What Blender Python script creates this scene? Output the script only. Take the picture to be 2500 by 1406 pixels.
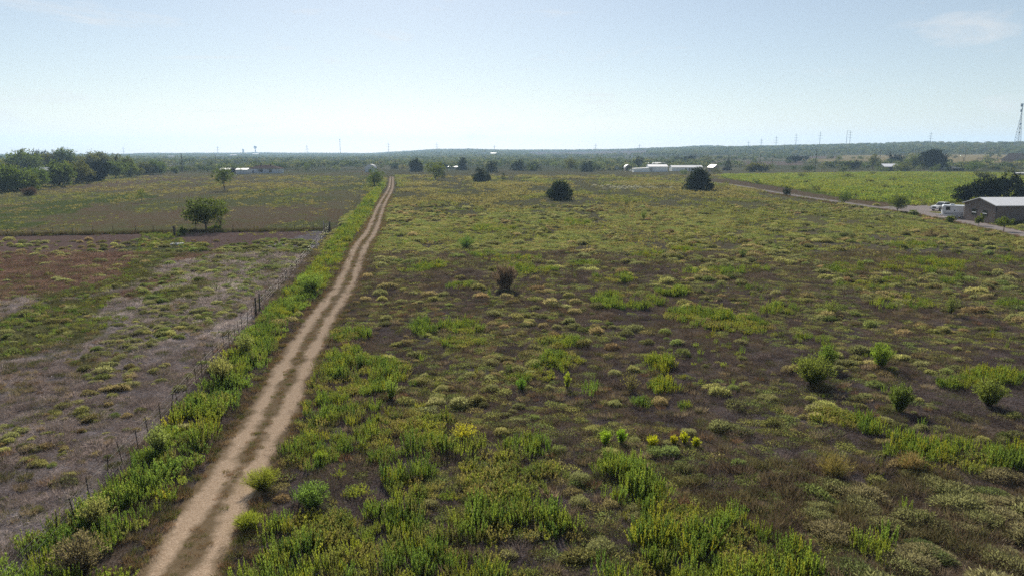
import bpy, math, random
import numpy as np
from mathutils import Vector, Matrix

sc = bpy.context.scene
for _o in list(bpy.data.objects):
    bpy.data.objects.remove(_o)

# ------------------------------------------------------------------ camera, sky, sun, exposure
CAM_H = 15.0            # drone height above the field
FPX = 1689.0            # focal length in photo pixels (2500 wide)
PITCH = math.atan(328.0 / FPX)
cam_d = bpy.data.cameras.new("camera")
cam = bpy.data.objects.new("camera", cam_d)
sc.collection.objects.link(cam)
cam_d.sensor_width = 36.0
cam_d.lens = FPX / 2500.0 * 36.0
cam_d.clip_start = 0.1
cam_d.clip_end = 40000.0
cam.location = (0, 0, CAM_H)
cam.rotation_euler = (math.pi / 2 - PITCH, 0, 0)
sc.camera = cam

SUN_AZ = math.radians(-10.0)     # from +Y towards +X (negative: a little left of straight ahead)
SUN_EL = math.radians(34.0)
world = bpy.data.worlds.new("World")
sc.world = world
world.use_nodes = True
wn = world.node_tree
wn.nodes.clear()
w_out = wn.nodes.new("ShaderNodeOutputWorld")
w_bg = wn.nodes.new("ShaderNodeBackground")
w_sky = wn.nodes.new("ShaderNodeTexSky")
w_sky.sky_type = 'NISHITA'
w_sky.sun_disc = False
w_sky.sun_elevation = SUN_EL
w_sky.sun_rotation = SUN_AZ
w_sky.altitude = 150.0
w_sky.air_density = 1.0
w_sky.dust_density = 0.38
w_sky.ozone_density = 3.0
w_bg.inputs["Strength"].default_value = 0.05
# thin cirrus wisps over the whole sky
w_tc = wn.nodes.new("ShaderNodeTexCoord")
w_map = wn.nodes.new("ShaderNodeMapping")
w_map.inputs["Scale"].default_value = (2.2, 2.2, 13.0)
w_map.inputs["Rotation"].default_value = (0.05, 0.08, 0.3)
w_no = wn.nodes.new("ShaderNodeTexNoise")
w_no.inputs["Scale"].default_value = 2.6
w_no.inputs["Detail"].default_value = 7.0
w_no.inputs["Roughness"].default_value = 0.62
w_no.inputs["Distortion"].default_value = 0.6
w_rmp = wn.nodes.new("ShaderNodeMapRange")
w_rmp.inputs["From Min"].default_value = 0.57
w_rmp.inputs["From Max"].default_value = 0.74
w_rmp.inputs["To Min"].default_value = 0.18
w_rmp.inputs["To Max"].default_value = 0.6
w_mix = wn.nodes.new("ShaderNodeMix")
w_mix.data_type = 'RGBA'
w_mix.inputs["B"].default_value = (8.2, 8.6, 9.0, 1)
L = wn.links.new
L(w_tc.outputs["Generated"], w_map.inputs["Vector"])
L(w_map.outputs["Vector"], w_no.inputs["Vector"])
L(w_no.outputs["Fac"], w_rmp.inputs["Value"])
L(w_rmp.outputs["Result"], w_mix.inputs["Factor"])
L(w_sky.outputs["Color"], w_mix.inputs["A"])
w_tint = wn.nodes.new("ShaderNodeMix")
w_tint.data_type = 'RGBA'
w_tint.blend_type = 'MULTIPLY'
w_tint.inputs["Factor"].default_value = 1.0
w_tint.inputs["B"].default_value = (1.04, 0.955, 0.875, 1)
L(w_mix.outputs["Result"], w_tint.inputs["A"])
L(w_tint.outputs["Result"], w_bg.inputs["Color"])
L(w_bg.outputs["Background"], w_out.inputs["Surface"])

sun_d = bpy.data.lights.new("sun", 'SUN')
sun_d.energy = 5.0
sun_d.angle = math.radians(0.5)
sun_d.color = (1.0, 0.93, 0.82)
sun = bpy.data.objects.new("sun", sun_d)
sc.collection.objects.link(sun)
_sd = Vector((math.sin(SUN_AZ) * math.cos(SUN_EL), math.cos(SUN_AZ) * math.cos(SUN_EL), math.sin(SUN_EL)))
sun.rotation_euler = _sd.to_track_quat('Z', 'Y').to_euler()
sun.location = _sd * 300

sc.view_settings.view_transform = 'Standard'
sc.view_settings.look = 'None'
sc.view_settings.exposure = 0.98
sc.view_settings.gamma = 1.0
sc.view_settings.use_curve_mapping = False
sc.render.engine = 'CYCLES'
sc.cycles.use_denoising = False
sc.cycles.max_bounces = 6
sc.cycles.diffuse_bounces = 3
sc.cycles.transmission_bounces = 4
sc.cycles.volume_bounces = 1
sc.cycles.transparent_max_bounces = 4

# ------------------------------------------------------------------ layout maths
CT, ST = math.cos(PITCH), math.sin(PITCH)


def ray(px, py):
    """direction (x right, y ahead, z up) through a photo pixel"""
    u, v = (px - 1250.0) / FPX, (703.0 - py) / FPX
    return np.array([u, CT + v * ST, -ST + v * CT])


def y_to_slope(px, py):
    d = ray(px, py)
    return d[2] / math.hypot(d[0], d[1])


def hsh(ix, iy, s):
    h = (ix.astype(np.int64) * 374761393 + iy.astype(np.int64) * 668265263 + s * 1274126177) & 0x7fffffff
    h = ((h ^ (h >> 13)) * 1103515245 + 12345) & 0x7fffffff
    h = (h ^ (h >> 16)) * 69069 & 0x7fffffff
    return (h & 0xffff) / 65535.0


def vnoise(x, y, s=0):
    x = np.asarray(x, float); y = np.asarray(y, float)
    ix, iy = np.floor(x), np.floor(y)
    fx, fy = x - ix, y - iy
    fx = fx * fx * (3 - 2 * fx); fy = fy * fy * (3 - 2 * fy)
    a = hsh(ix, iy, s); b = hsh(ix + 1, iy, s); c = hsh(ix, iy + 1, s); d = hsh(ix + 1, iy + 1, s)
    return (a * (1 - fx) + b * fx) * (1 - fy) + (c * (1 - fx) + d * fx) * fy


def fbm(x, y, s=0, o=4, g=0.5):
    t, a, n = 0.0, 1.0, 0.0
    for k in range(o):
        t = t + a * vnoise(x * 2 ** k + 17.3 * k, y * 2 ** k - 9.1 * k, s + k)
        n += a; a *= g
    return t / n


def sstep(a, b, x):
    t = np.clip((x - a) / (b - a), 0, 1)
    return t * t * (3 - 2 * t)


_cx = [-6000, 0, 290, 340, 600, 900, 960, 1060, 1150, 1250, 1400, 1550, 1700, 1900, 2100, 2250, 2500, 9000]
_y4 = [380, 380, 379, 377, 375.5, 377, 373, 368, 367, 369, 369, 366, 361, 359.5, 355, 352.5, 353, 353]
_R4 = [5500, 5500, 5500, 5500, 5500, 5200, 4800, 4300, 4200, 4200, 4200, 3800, 3200, 2800, 2600, 2500, 2300, 2300]
_R3 = [2600, 2600, 2600, 2600, 2600, 2400, 2300, 2100, 2000, 2000, 2000, 1800, 1600, 1550, 1500, 1500, 1500, 1500]
_y3 = [386.5, 386.5, 386.5, 386.5, 386.5, 386.5, 386, 385, 384.5, 384, 384, 382, 380, 380, 379, 378, 378, 378]
_y2 = [401, 401, 401, 401, 401, 401, 401, 401, 400.5, 400, 400, 398, 396, 395, 392, 391, 390, 390]
_caz = [math.atan2((x - 1250) / FPX, 1.0 / CT) for x in _cx]
_z4 = [CAM_H + R * y_to_slope(min(max(x, -500), 3000), y) for x, y, R in zip(_cx, _y4, _R4)]
_z3 = [CAM_H + R * y_to_slope(min(max(x, -500), 3000), y) for x, y, R in zip(_cx, _y3, _R3)]
_z2 = [CAM_H + 1000 * y_to_slope(min(max(x, -500), 3000), y) for x, y in zip(_cx, _y2)]

ROAD = [(470, 1346), (492, 1300), (570, 1173), (668, 1000), (738, 860), (752, 835), (789, 773), (840, 701), (858, 658), (882, 600),
        (909, 560), (932, 500), (954, 458), (956, 432)]


def flat(px, py):
    d = ray(px, py)
    t = -CAM_H / d[2]
    return np.array([d[0] * t, d[1] * t])


road_pts = [flat(*p) for p in ROAD]
_d0 = road_pts[0] - road_pts[2]
road_pts = [road_pts[0] + _d0 * 3.0, road_pts[0] + _d0 * 1.2] + road_pts
_rl = np.array(road_pts)
LANE = [(1700, 441), (1790, 452), (1850, 463), (1940, 478), (2024, 490), (2125, 505), (2235, 518), (2330, 536), (2410, 553), (2500, 573), (2700, 625)]
_ll = np.array([flat(*p) for p in LANE])


_yl = np.array([flat(2225, 511), flat(2285, 511)])        # gravel yard by the camper


def dist_poly(x, y, P):
    best = np.full(np.shape(x), 1e9)
    for a, b in zip(P[:-1], P[1:]):
        ab = b - a
        t = np.clip(((x - a[0]) * ab[0] + (y - a[1]) * ab[1]) / (ab @ ab), 0, 1)
        best = np.minimum(best, np.hypot(x - a[0] - t * ab[0], y - a[1] - t * ab[1]))
    return best


def zg(x, y):
    """ground height"""
    x = np.asarray(x, float); y = np.asarray(y, float)
    r = np.hypot(x, y)
    az = np.arctan2(x, y)
    z4 = np.interp(az, _caz, _z4); z3 = np.interp(az, _caz, _z3); z2 = np.interp(az, _caz, _z2)
    R4 = np.interp(az, _caz, _R4); R3 = np.interp(az, _caz, _R3)
    z = np.where(r < 650, 0.0, 0.0)
    t = np.clip((r - 650) / 350, 0, 1); z = z2 * t
    t = np.clip((r - 1000) / (R3 - 1000), 0, 1); z = np.where(r > 1000, z2 + (z3 - z2) * t, z)
    t = np.clip((r - R3) / (R4 - R3), 0, 1); z = np.where(r > R3, z3 + (z4 - z3) * (t ** 0.85), z)
    z = np.where(r > R4, z4 - (r - R4) * 0.004, z)
    rough = (fbm(x * 0.9, y * 0.9, 5, 3) - 0.5) * 0.16 + (fbm(x * 0.05, y * 0.05, 9, 2) - 0.5) * 0.25
    near = r < 700
    dr = np.where(near, np.minimum(dist_poly(x, y, _rl), np.minimum(dist_poly(x, y, _ll) - 5.5, dist_poly(x, y, _yl) - 13)), 99)
    rough = rough * sstep(1.2, 4.0, dr) * np.clip(1 - (r - 250) / 300, 0, 1)
    # far hills get a slightly uneven outline
    rough = rough + np.clip((r - R3) / 800, 0, 1) * (fbm(x / 220, y / 220, 31, 3) - 0.5) * 9.0
    return z + rough


def G(px, py):
    """the point of the ground seen at a photo pixel"""
    d = ray(px, py)
    hz = math.hypot(d[0], d[1])
    rs = np.geomspace(8, 8800, 3000)
    xs, ys = d[0] / hz * rs, d[1] / hz * rs
    zr = CAM_H + rs * d[2] / hz
    g = zg(xs, ys)
    k = np.nonzero(zr <= g)[0]
    if len(k) == 0:
        k = [len(rs) - 1]
    i = k[0]
    return np.array([xs[i], ys[i], g[i]])


def ppm(p):
    """photo pixels for a metre at a point"""
    zc = p[1] * CT + (CAM_H - p[2]) * ST
    return FPX / zc


def gpoly(pts):
    return np.array([flat(*p) for p in pts])


def inpoly(x, y, P):
    x = np.asarray(x); y = np.asarray(y)
    c = np.zeros(x.shape, bool)
    n = len(P)
    for i in range(n):
        x1, y1 = P[i]; x2, y2 = P[(i + 1) % n]
        if y1 == y2:
            continue
        s = ((y1 > y) != (y2 > y)) & (x < (x2 - x1) * (y - y1) / (y2 - y1) + x1)
        c ^= s
    return c


def ell(cx, cy, rx, ry, n=14):
    return [(cx + rx * math.cos(2 * math.pi * k / n), cy + ry * math.sin(2 * math.pi * k / n)) for k in range(n)]


# ------------------------------------------------------------------ mesh helpers
COL = sc.collection


def soup(name, V, F, mat=None, smooth=False, attrs=None):
    """mesh from arrays: V (n,3), F (m,k)"""
    V = np.asarray(V, np.float32); F = np.asarray(F, np.int32)
    me = bpy.data.meshes.new(name)
    me.vertices.add(len(V)); me.vertices.foreach_set("co", V.ravel())
    k = F.shape[1]
    me.loops.add(F.size); me.loops.foreach_set("vertex_index", F.ravel())
    me.polygons.add(len(F))
    me.polygons.foreach_set("loop_start", np.arange(0, F.size, k, dtype=np.int32))
    if smooth:
        me.polygons.foreach_set("use_smooth", np.ones(len(F), bool))
    if attrs:
        for nm, (typ, dom, arr) in attrs.items():
            a = me.attributes.new(nm, typ, dom)
            key = {'FLOAT': 'value', 'INT': 'value', 'FLOAT_VECTOR': 'vector', 'FLOAT_COLOR': 'color'}[typ]
            a.data.foreach_set(key, np.ascontiguousarray(arr, dtype=np.int32 if typ == 'INT' else np.float32).ravel())
    me.update(calc_edges=True)
    if mat:
        me.materials.append(mat)
    return me


def link(name, me, parent=None, loc=None, rz=0.0, scale=None):
    o = bpy.data.objects.new(name, me)
    COL.objects.link(o)
    if parent is not None:
        o.parent = parent
    if loc is not None:
        o.location = [float(v) for v in loc]
    o.rotation_euler = (0, 0, rz)
    if scale is not None:
        o.scale = scale if hasattr(scale, '__len__') else (scale,) * 3
    return o


def tag(o, label=None, cat=None, group=None, kind=None):
    if label: o["label"] = label
    if cat: o["category"] = cat
    if group: o["group"] = group
    if kind: o["kind"] = kind
    return o


def thing(name, label, cat, loc, rz=0.0, group=None):
    return tag(link(name, None, None, loc, rz), label, cat, group)


class MB:
    """boxes, prisms and tubes collected into one mesh"""
    def __init__(s):
        s.v = []; s.f = []

    def add(s, V, F):
        b = len(s.v)
        s.v += [tuple(map(float, p)) for p in V]
        s.f += [tuple(i + b for i in f) for f in F]
        return s

    def box(s, x0, x1, y0, y1, z0, z1):
        V = [(x, y, z) for z in (z0, z1) for y in (y0, y1) for x in (x0, x1)]
        return s.add(V, [(0, 2, 3, 1), (4, 5, 7, 6), (0, 1, 5, 4), (2, 6, 7, 3), (0, 4, 6, 2), (1, 3, 7, 5)])

    def extrude(s, prof, axis, a, b):
        """closed profile swept along an axis (prof in the two other axes)"""
        n = len(prof)
        def P(p, t):
            return {'x': (t, p[0], p[1]), 'y': (p[0], t, p[1]), 'z': (p[0], p[1], t)}[axis]
        V = [P(p, a) for p in prof] + [P(p, b) for p in prof]
        F = [(i, (i + 1) % n, (i + 1) % n + n, i + n) for i in range(n)]
        F += [tuple(range(n))[::-1], tuple(range(n, 2 * n))]
        return s.add(V, F)

    def tube(s, pts, rad, n=6):
        pts = [Vector(p) for p in pts]
        V = []; F = []
        for i, p in enumerate(pts):
            d = (pts[min(i + 1, len(pts) - 1)] - pts[max(i - 1, 0)]).normalized()
            a = d.orthogonal().normalized() if abs(d.z) < 0.95 else Vector((1, 0, 0))
            a = (a - d * a.dot(d)).normalized()
            b = d.cross(a)
            r = rad[i] if hasattr(rad, '__len__') else rad
            V += [p + (a * math.cos(2 * math.pi * k / n) + b * math.sin(2 * math.pi * k / n)) * r for k in range(n)]
        for i in range(len(pts) - 1):
            F += [(i * n + k, i * n + (k + 1) % n, (i + 1) * n + (k + 1) % n, (i + 1) * n + k) for k in range(n)]
        F += [tuple(range(n))[::-1], tuple(range((len(pts) - 1) * n, len(pts) * n))]
        return s.add(V, F)

    def mesh(s, name, mat, bev=0.0):
        me = bpy.data.meshes.new(name)
        me.from_pydata(s.v, [], s.f)
        me.update()
        if mat: me.materials.append(mat)
        return me

    def build(s, name, mat, parent=None, loc=None, rz=0.0):
        return link(name, s.mesh(name, mat), parent, loc, rz)


def blades(C, D, ln, wd, rng, sideways=None):
    """N diamond leaves: base C, unit direction D, length, width -> V, F, per-vertex random"""
    N = len(C)
    ln = np.broadcast_to(ln, (N,)); wd = np.broadcast_to(wd, (N,))
    D = D / np.maximum(np.linalg.norm(D, axis=1, keepdims=True), 1e-6)
    R = rng.normal(size=(N, 3)) if sideways is None else sideways
    S = np.cross(D, R); S /= np.maximum(np.linalg.norm(S, axis=1, keepdims=True), 1e-6)
    M = C + D * (ln * 0.45)[:, None]
    V = np.empty((N, 4, 3))
    V[:, 0] = C; V[:, 1] = M + S * (wd * 0.5)[:, None]; V[:, 2] = C + D * ln[:, None]; V[:, 3] = M - S * (wd * 0.5)[:, None]
    F = np.arange(N * 4).reshape(N, 4)
    v = np.repeat(rng.random(N), 4)
    return V.reshape(-1, 3), F, v


def cat_soup(parts):
    Vs, Fs, vs, o = [], [], [], 0
    for V, F, v in parts:
        Vs.append(V); Fs.append(F + o); vs.append(v); o += len(V)
    return np.concatenate(Vs), np.concatenate(Fs), np.concatenate(vs)


def sph(rng, n, up=-1.0):
    d = rng.normal(size=(n * 3, 3)); d /= np.linalg.norm(d, axis=1, keepdims=True)
    d = d[d[:, 2] > up][:n]
    return d


# ------------------------------------------------------------------ materials
def new_mat(name):
    m = bpy.data.materials.new(name); m.use_nodes = True
    nt = m.node_tree; nt.nodes.clear()
    out = nt.nodes.new("ShaderNodeOutputMaterial")
    return m, nt, out


def N(nt, typ, **kw):
    n = nt.nodes.new(typ)
    for k, v in kw.items():
        if k in n.inputs: n.inputs[k].default_value = v
        else: setattr(n, k, v)
    return n


def leaf_mat(name, col=None, trans=0.45, var=0.5, attr=False, tcol=(1.25, 1.35, 0.6)):
    """leaf: diffuse + translucent, tint varies from leaf to leaf and plant to plant"""
    m, nt, out = new_mat(name)
    lk = nt.links.new
    if attr:
        a = N(nt, "ShaderNodeAttribute", attribute_type='INSTANCER', attribute_name="col"); base = a.outputs["Color"]
    else:
        a = N(nt, "ShaderNodeRGB"); a.outputs[0].default_value = (*col, 1); base = a.outputs[0]
    v = N(nt, "ShaderNodeAttribute", attribute_type='GEOMETRY', attribute_name="v")
    oi = N(nt, "ShaderNodeObjectInfo")
    mr = N(nt, "ShaderNodeMapRange"); mr.inputs["To Min"].default_value = 1 - var; mr.inputs["To Max"].default_value = 1 + var
    lk(v.outputs["Fac"], mr.inputs["Value"])
    hs = N(nt, "ShaderNodeHueSaturation")
    m2 = N(nt, "ShaderNodeMapRange"); m2.inputs["To Min"].default_value = 0.485; m2.inputs["To Max"].default_value = 0.515
    lk(oi.outputs["Random"], m2.inputs["Value"]); lk(m2.outputs["Result"], hs.inputs["Hue"])
    lk(mr.outputs["Result"], hs.inputs["Value"]); lk(base, hs.inputs["Color"])
    d = N(nt, "ShaderNodeBsdfDiffuse"); t = N(nt, "ShaderNodeBsdfTranslucent")
    tc = N(nt, "ShaderNodeMix", data_type='RGBA', blend_type='MULTIPLY'); tc.inputs["Factor"].default_value = 1.0
    tc.inputs["B"].default_value = (*tcol, 1)
    lk(hs.outputs["Color"], tc.inputs["A"]); lk(tc.outputs["Result"], t.inputs["Color"])
    lk(hs.outputs["Color"], d.inputs["Color"])
    mx = N(nt, "ShaderNodeMixShader"); mx.inputs["Fac"].default_value = trans
    lk(d.outputs[0], mx.inputs[1]); lk(t.outputs[0], mx.inputs[2])
    lk(mx.outputs[0], out.inputs["Surface"])
    return m


def plain(name, col, rough=0.7, metal=0.0, var=0.15, scale=3.0, spec=0.3, bump=0.0, stretch=(1, 1, 1)):
    m, nt, out = new_mat(name)
    lk = nt.links.new
    b = N(nt, "ShaderNodeBsdfPrincipled", Roughness=rough, Metallic=metal)
    b.inputs["Specular IOR Level"].default_value = spec
    tc = N(nt, "ShaderNodeTexCoord"); mp = N(nt, "ShaderNodeMapping"); mp.inputs["Scale"].default_value = stretch
    no = N(nt, "ShaderNodeTexNoise", Scale=scale, Detail=5.0, Roughness=0.6)
    lk(tc.outputs["Object"], mp.inputs["Vector"]); lk(mp.outputs["Vector"], no.inputs["Vector"])
    mx = N(nt, "ShaderNodeMix", data_type='RGBA')
    mx.inputs["A"].default_value = (*[c * (1 - var) for c in col], 1)
    mx.inputs["B"].default_value = (*[min(1, c * (1 + var)) for c in col], 1)
    lk(no.outputs["Fac"], mx.inputs["Factor"]); lk(mx.outputs["Result"], b.inputs["Base Color"])
    if bump:
        bp = N(nt, "ShaderNodeBump", Strength=bump, Distance=0.05)
        lk(no.outputs["Fac"], bp.inputs["Height"]); lk(bp.outputs["Normal"], b.inputs["Normal"])
    lk(b.outputs[0], out.inputs["Surface"])
    return m


def ground_mat():
    m, nt, out = new_mat("ground_soil")
    lk = nt.links.new
    at = N(nt, "ShaderNodeAttribute", attribute_type='GEOMETRY', attribute_name="gcol")
    geo = N(nt, "ShaderNodeNewGeometry")
    n1 = N(nt, "ShaderNodeTexNoise", Scale=1.1, Detail=6.0, Roughness=0.65)
    n2 = N(nt, "ShaderNodeTexNoise", Scale=7.0, Detail=5.0, Roughness=0.7)
    lk(geo.outputs["Position"], n1.inputs["Vector"]); lk(geo.outputs["Position"], n2.inputs["Vector"])
    r1 = N(nt, "ShaderNodeMapRange"); r1.inputs["From Min"].default_value = 0.3; r1.inputs["From Max"].default_value = 0.7
    r1.inputs["To Min"].default_value = 0.7; r1.inputs["To Max"].default_value = 1.32
    r2 = N(nt, "ShaderNodeMapRange"); r2.inputs["From Min"].default_value = 0.3; r2.inputs["From Max"].default_value = 0.72
    r2.inputs["To Min"].default_value = 0.55; r2.inputs["To Max"].default_value = 1.5
    lk(n1.outputs["Fac"], r1.inputs["Value"]); lk(n2.outputs["Fac"], r2.inputs["Value"])
    mu = N(nt, "ShaderNodeMath", operation='MULTIPLY'); lk(r1.outputs[0], mu.inputs[0]); lk(r2.outputs[0], mu.inputs[1])
    hs = N(nt, "ShaderNodeHueSaturation"); lk(at.outputs["Color"], hs.inputs["Color"]); lk(mu.outputs[0], hs.inputs["Value"])
    d = N(nt, "ShaderNodeBsdfDiffuse", Roughness=0.9); lk(hs.outputs["Color"], d.inputs["Color"])
    bp = N(nt, "ShaderNodeBump", Strength=0.9, Distance=0.12); lk(n2.outputs["Fac"], bp.inputs["Height"])
    lk(bp.outputs["Normal"], d.inputs["Normal"])
    lk(d.outputs[0], out.inputs["Surface"])
    return m


def track_mat(name, soil, verge, two_ruts=True, half=0.34, sep=0.8, wobble=0.5, pale=None):
    """dirt road: bare wheel ruts with ragged edges over the verge soil; u is metres from the road's middle"""
    m, nt, out = new_mat(name)
    lk = nt.links.new
    at = N(nt, "ShaderNodeAttribute", attribute_type='GEOMETRY', attribute_name="u")
    geo = N(nt, "ShaderNodeNewGeometry")
    n1 = N(nt, "ShaderNodeTexNoise", Scale=0.35, Detail=4.0, Roughness=0.6)
    n2 = N(nt, "ShaderNodeTexNoise", Scale=3.2, Detail=6.0, Roughness=0.7)
    n3 = N(nt, "ShaderNodeTexNoise", Scale=16.0, Detail=4.0, Roughness=0.75)
    for n_ in (n1, n2, n3): lk(geo.outputs["Position"], n_.inputs["Vector"])
    M = lambda op, a, b: (lambda q: [lk(x, q.inputs[i]) if hasattr(x, 'is_linked') else setattr(q.inputs[i], 'default_value', x) for i, x in enumerate((a, b))] and q.outputs[0])(N(nt, "ShaderNodeMath", operation=op))
    d = M('ABSOLUTE', at.outputs["Fac"], 0.0)
    if two_ruts:
        d = M('ABSOLUTE', M('SUBTRACT', d, sep), 0.0)
    wob = M('MULTIPLY', M('SUBTRACT', n2.outputs["Fac"], 0.5), wobble)
    wob2 = M('MULTIPLY', M('SUBTRACT', n1.outputs["Fac"], 0.5), wobble * 2.6)
    e = M('SUBTRACT', M('ADD', M('ADD', d, wob), wob2), half)
    mr = N(nt, "ShaderNodeMapRange"); mr.inputs["From Min"].default_value = 0.26; mr.inputs["From Max"].default_value = -0.16
    lk(e, mr.inputs["Value"])
    s = N(nt, "ShaderNodeMix", data_type='RGBA'); s.inputs["A"].default_value = (*[c * 0.74 for c in soil], 1)
    s.inputs["B"].default_value = (*[min(1, c * 1.24) for c in (pale or soil)], 1)
    rr = N(nt, "ShaderNodeMapRange"); rr.inputs["From Min"].default_value = 0.32; rr.inputs["From Max"].default_value = 0.68
    lk(n3.outputs["Fac"], rr.inputs["Value"]); lk(rr.outputs[0], s.inputs["Factor"])
    v = N(nt, "ShaderNodeMix", data_type='RGBA'); v.inputs["A"].default_value = (*[c * 0.6 for c in verge], 1); v.inputs["B"].default_value = (*[c * 1.45 for c in verge], 1)
    lk(n2.outputs["Fac"], v.inputs["Factor"])
    mx = N(nt, "ShaderNodeMix", data_type='RGBA'); lk(mr.outputs[0], mx.inputs["Factor"])
    lk(v.outputs["Result"], mx.inputs["A"]); lk(s.outputs["Result"], mx.inputs["B"])
    b = N(nt, "ShaderNodeBsdfDiffuse", Roughness=0.9); lk(mx.outputs["Result"], b.inputs["Color"])
    bp = N(nt, "ShaderNodeBump", Strength=0.7, Distance=0.05); lk(n3.outputs["Fac"], bp.inputs["Height"]); lk(bp.outputs["Normal"], b.inputs["Normal"])
    lk(b.outputs[0], out.inputs["Surface"])
    return m


M_GROUND = ground_mat()
M_WEED = leaf_mat("weed_leaf", attr=True, trans=0.5, var=0.45, tcol=(1.55, 1.6, 0.8))
M_CUSH = leaf_mat("cushion_leaf", attr=True, trans=0.48, var=0.5, tcol=(1.42, 1.5, 1.0))
M_DRY = leaf_mat("dry_stalk", attr=True, trans=0.25, var=0.5, tcol=(1.1, 1.0, 0.8))
M_BARK = plain("bark", (0.07, 0.055, 0.045), 0.9, var=0.4, scale=6, bump=0.5)
M_LEAF_DARK = leaf_mat("juniper_leaf", (0.029, 0.040, 0.023), trans=0.2, var=0.5)
M_LEAF_MID = leaf_mat("tree_leaf", (0.084, 0.108, 0.038), trans=0.42, var=0.5)
M_LEAF_LIGHT = leaf_mat("pale_leaf", (0.105, 0.130, 0.036), trans=0.45, var=0.45)
M_LEAF_OLIVE = leaf_mat("olive_leaf", (0.100, 0.102, 0.046), trans=0.4, var=0.5)
M_LEAF_DEAD = leaf_mat("dead_leaf", (0.11, 0.075, 0.05), trans=0.25, var=0.4, tcol=(1.1, 0.95, 0.7))
M_LEAF_OAK = leaf_mat("oak_leaf", (0.014, 0.020, 0.010), trans=0.12, var=0.5)

# ------------------------------------------------------------------ the land
rngT = np.random.default_rng(11)


def fence_x(y):
    return -13.7 - 0.164 * y


XF_A, XF_B = flat(-400, 583), flat(806, 562)           # line of the cross fence on the left
RED = [gpoly(p) for p in ([(-400, 560), (345, 568), (330, 640), (300, 690), (200, 705), (0, 740), (-300, 800)],
                          [(330, 560), (620, 556), (760, 562), (720, 580), (600, 622), (430, 645), (440, 600)], [(150, 780), (330, 690), (420, 680), (300, 745)])]
GRN_L = [gpoly(p) for p in ([(-200, 870), (0, 790), (100, 738), (250, 718), (310, 735), (230, 800), (120, 850), (-200, 960)],
                            [(180, 800), (300, 768), (320, 790), (200, 830)], [(340, 600), (345, 570), (440, 568), (450, 592), (520, 600), (420, 640), (280, 705), (90, 740), (60, 725), (250, 690), (310, 650)],
                            [(330, 725), (450, 700), (500, 705), (380, 740)])]
RED_FAR = [gpoly(p) for p in ([(230, 500), (460, 500), (480, 545), (300, 560), (180, 540)], [(380, 455), (480, 450), (500, 462), (400, 465)], [(560, 520), (800, 500), (780, 540), (560, 560)],
                              [(150, 455), (420, 425), (440, 432), (200, 470)])]
GRN_FAR = [gpoly(p) for p in ([(-100, 545), (0, 530), (90, 525), (180, 540), (80, 565), (-100, 572)], [(60, 500), (200, 480), (330, 470), (330, 495), (200, 515), (60, 520)], [(660, 465), (780, 455), (800, 466), (680, 475)])]
PLOT = gpoly([(1745, 428), (2300, 420), (2900, 420), (2900, 520), (2500, 500), (2330, 498), (2230, 503), (2060, 486), (1900, 457), (1790, 440)])
STRIP = gpoly([(1730, 437), (1790, 440), (1900, 457), (2060, 486), (2230, 503), (2330, 498), (2330, 520), (2200, 512), (2080, 500), (1980, 484), (1850, 462), (1760, 449)])
OPEN_BR = gpoly([(1600, 1150), (1900, 1130), (2100, 1140), (2600, 1130), (2700, 1500), (1990, 1500), (1900, 1330), (1700, 1240)])


def mix3(a, b, t):
    return a * (1 - t[:, None]) + np.asarray(b) * t[:, None]


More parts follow.
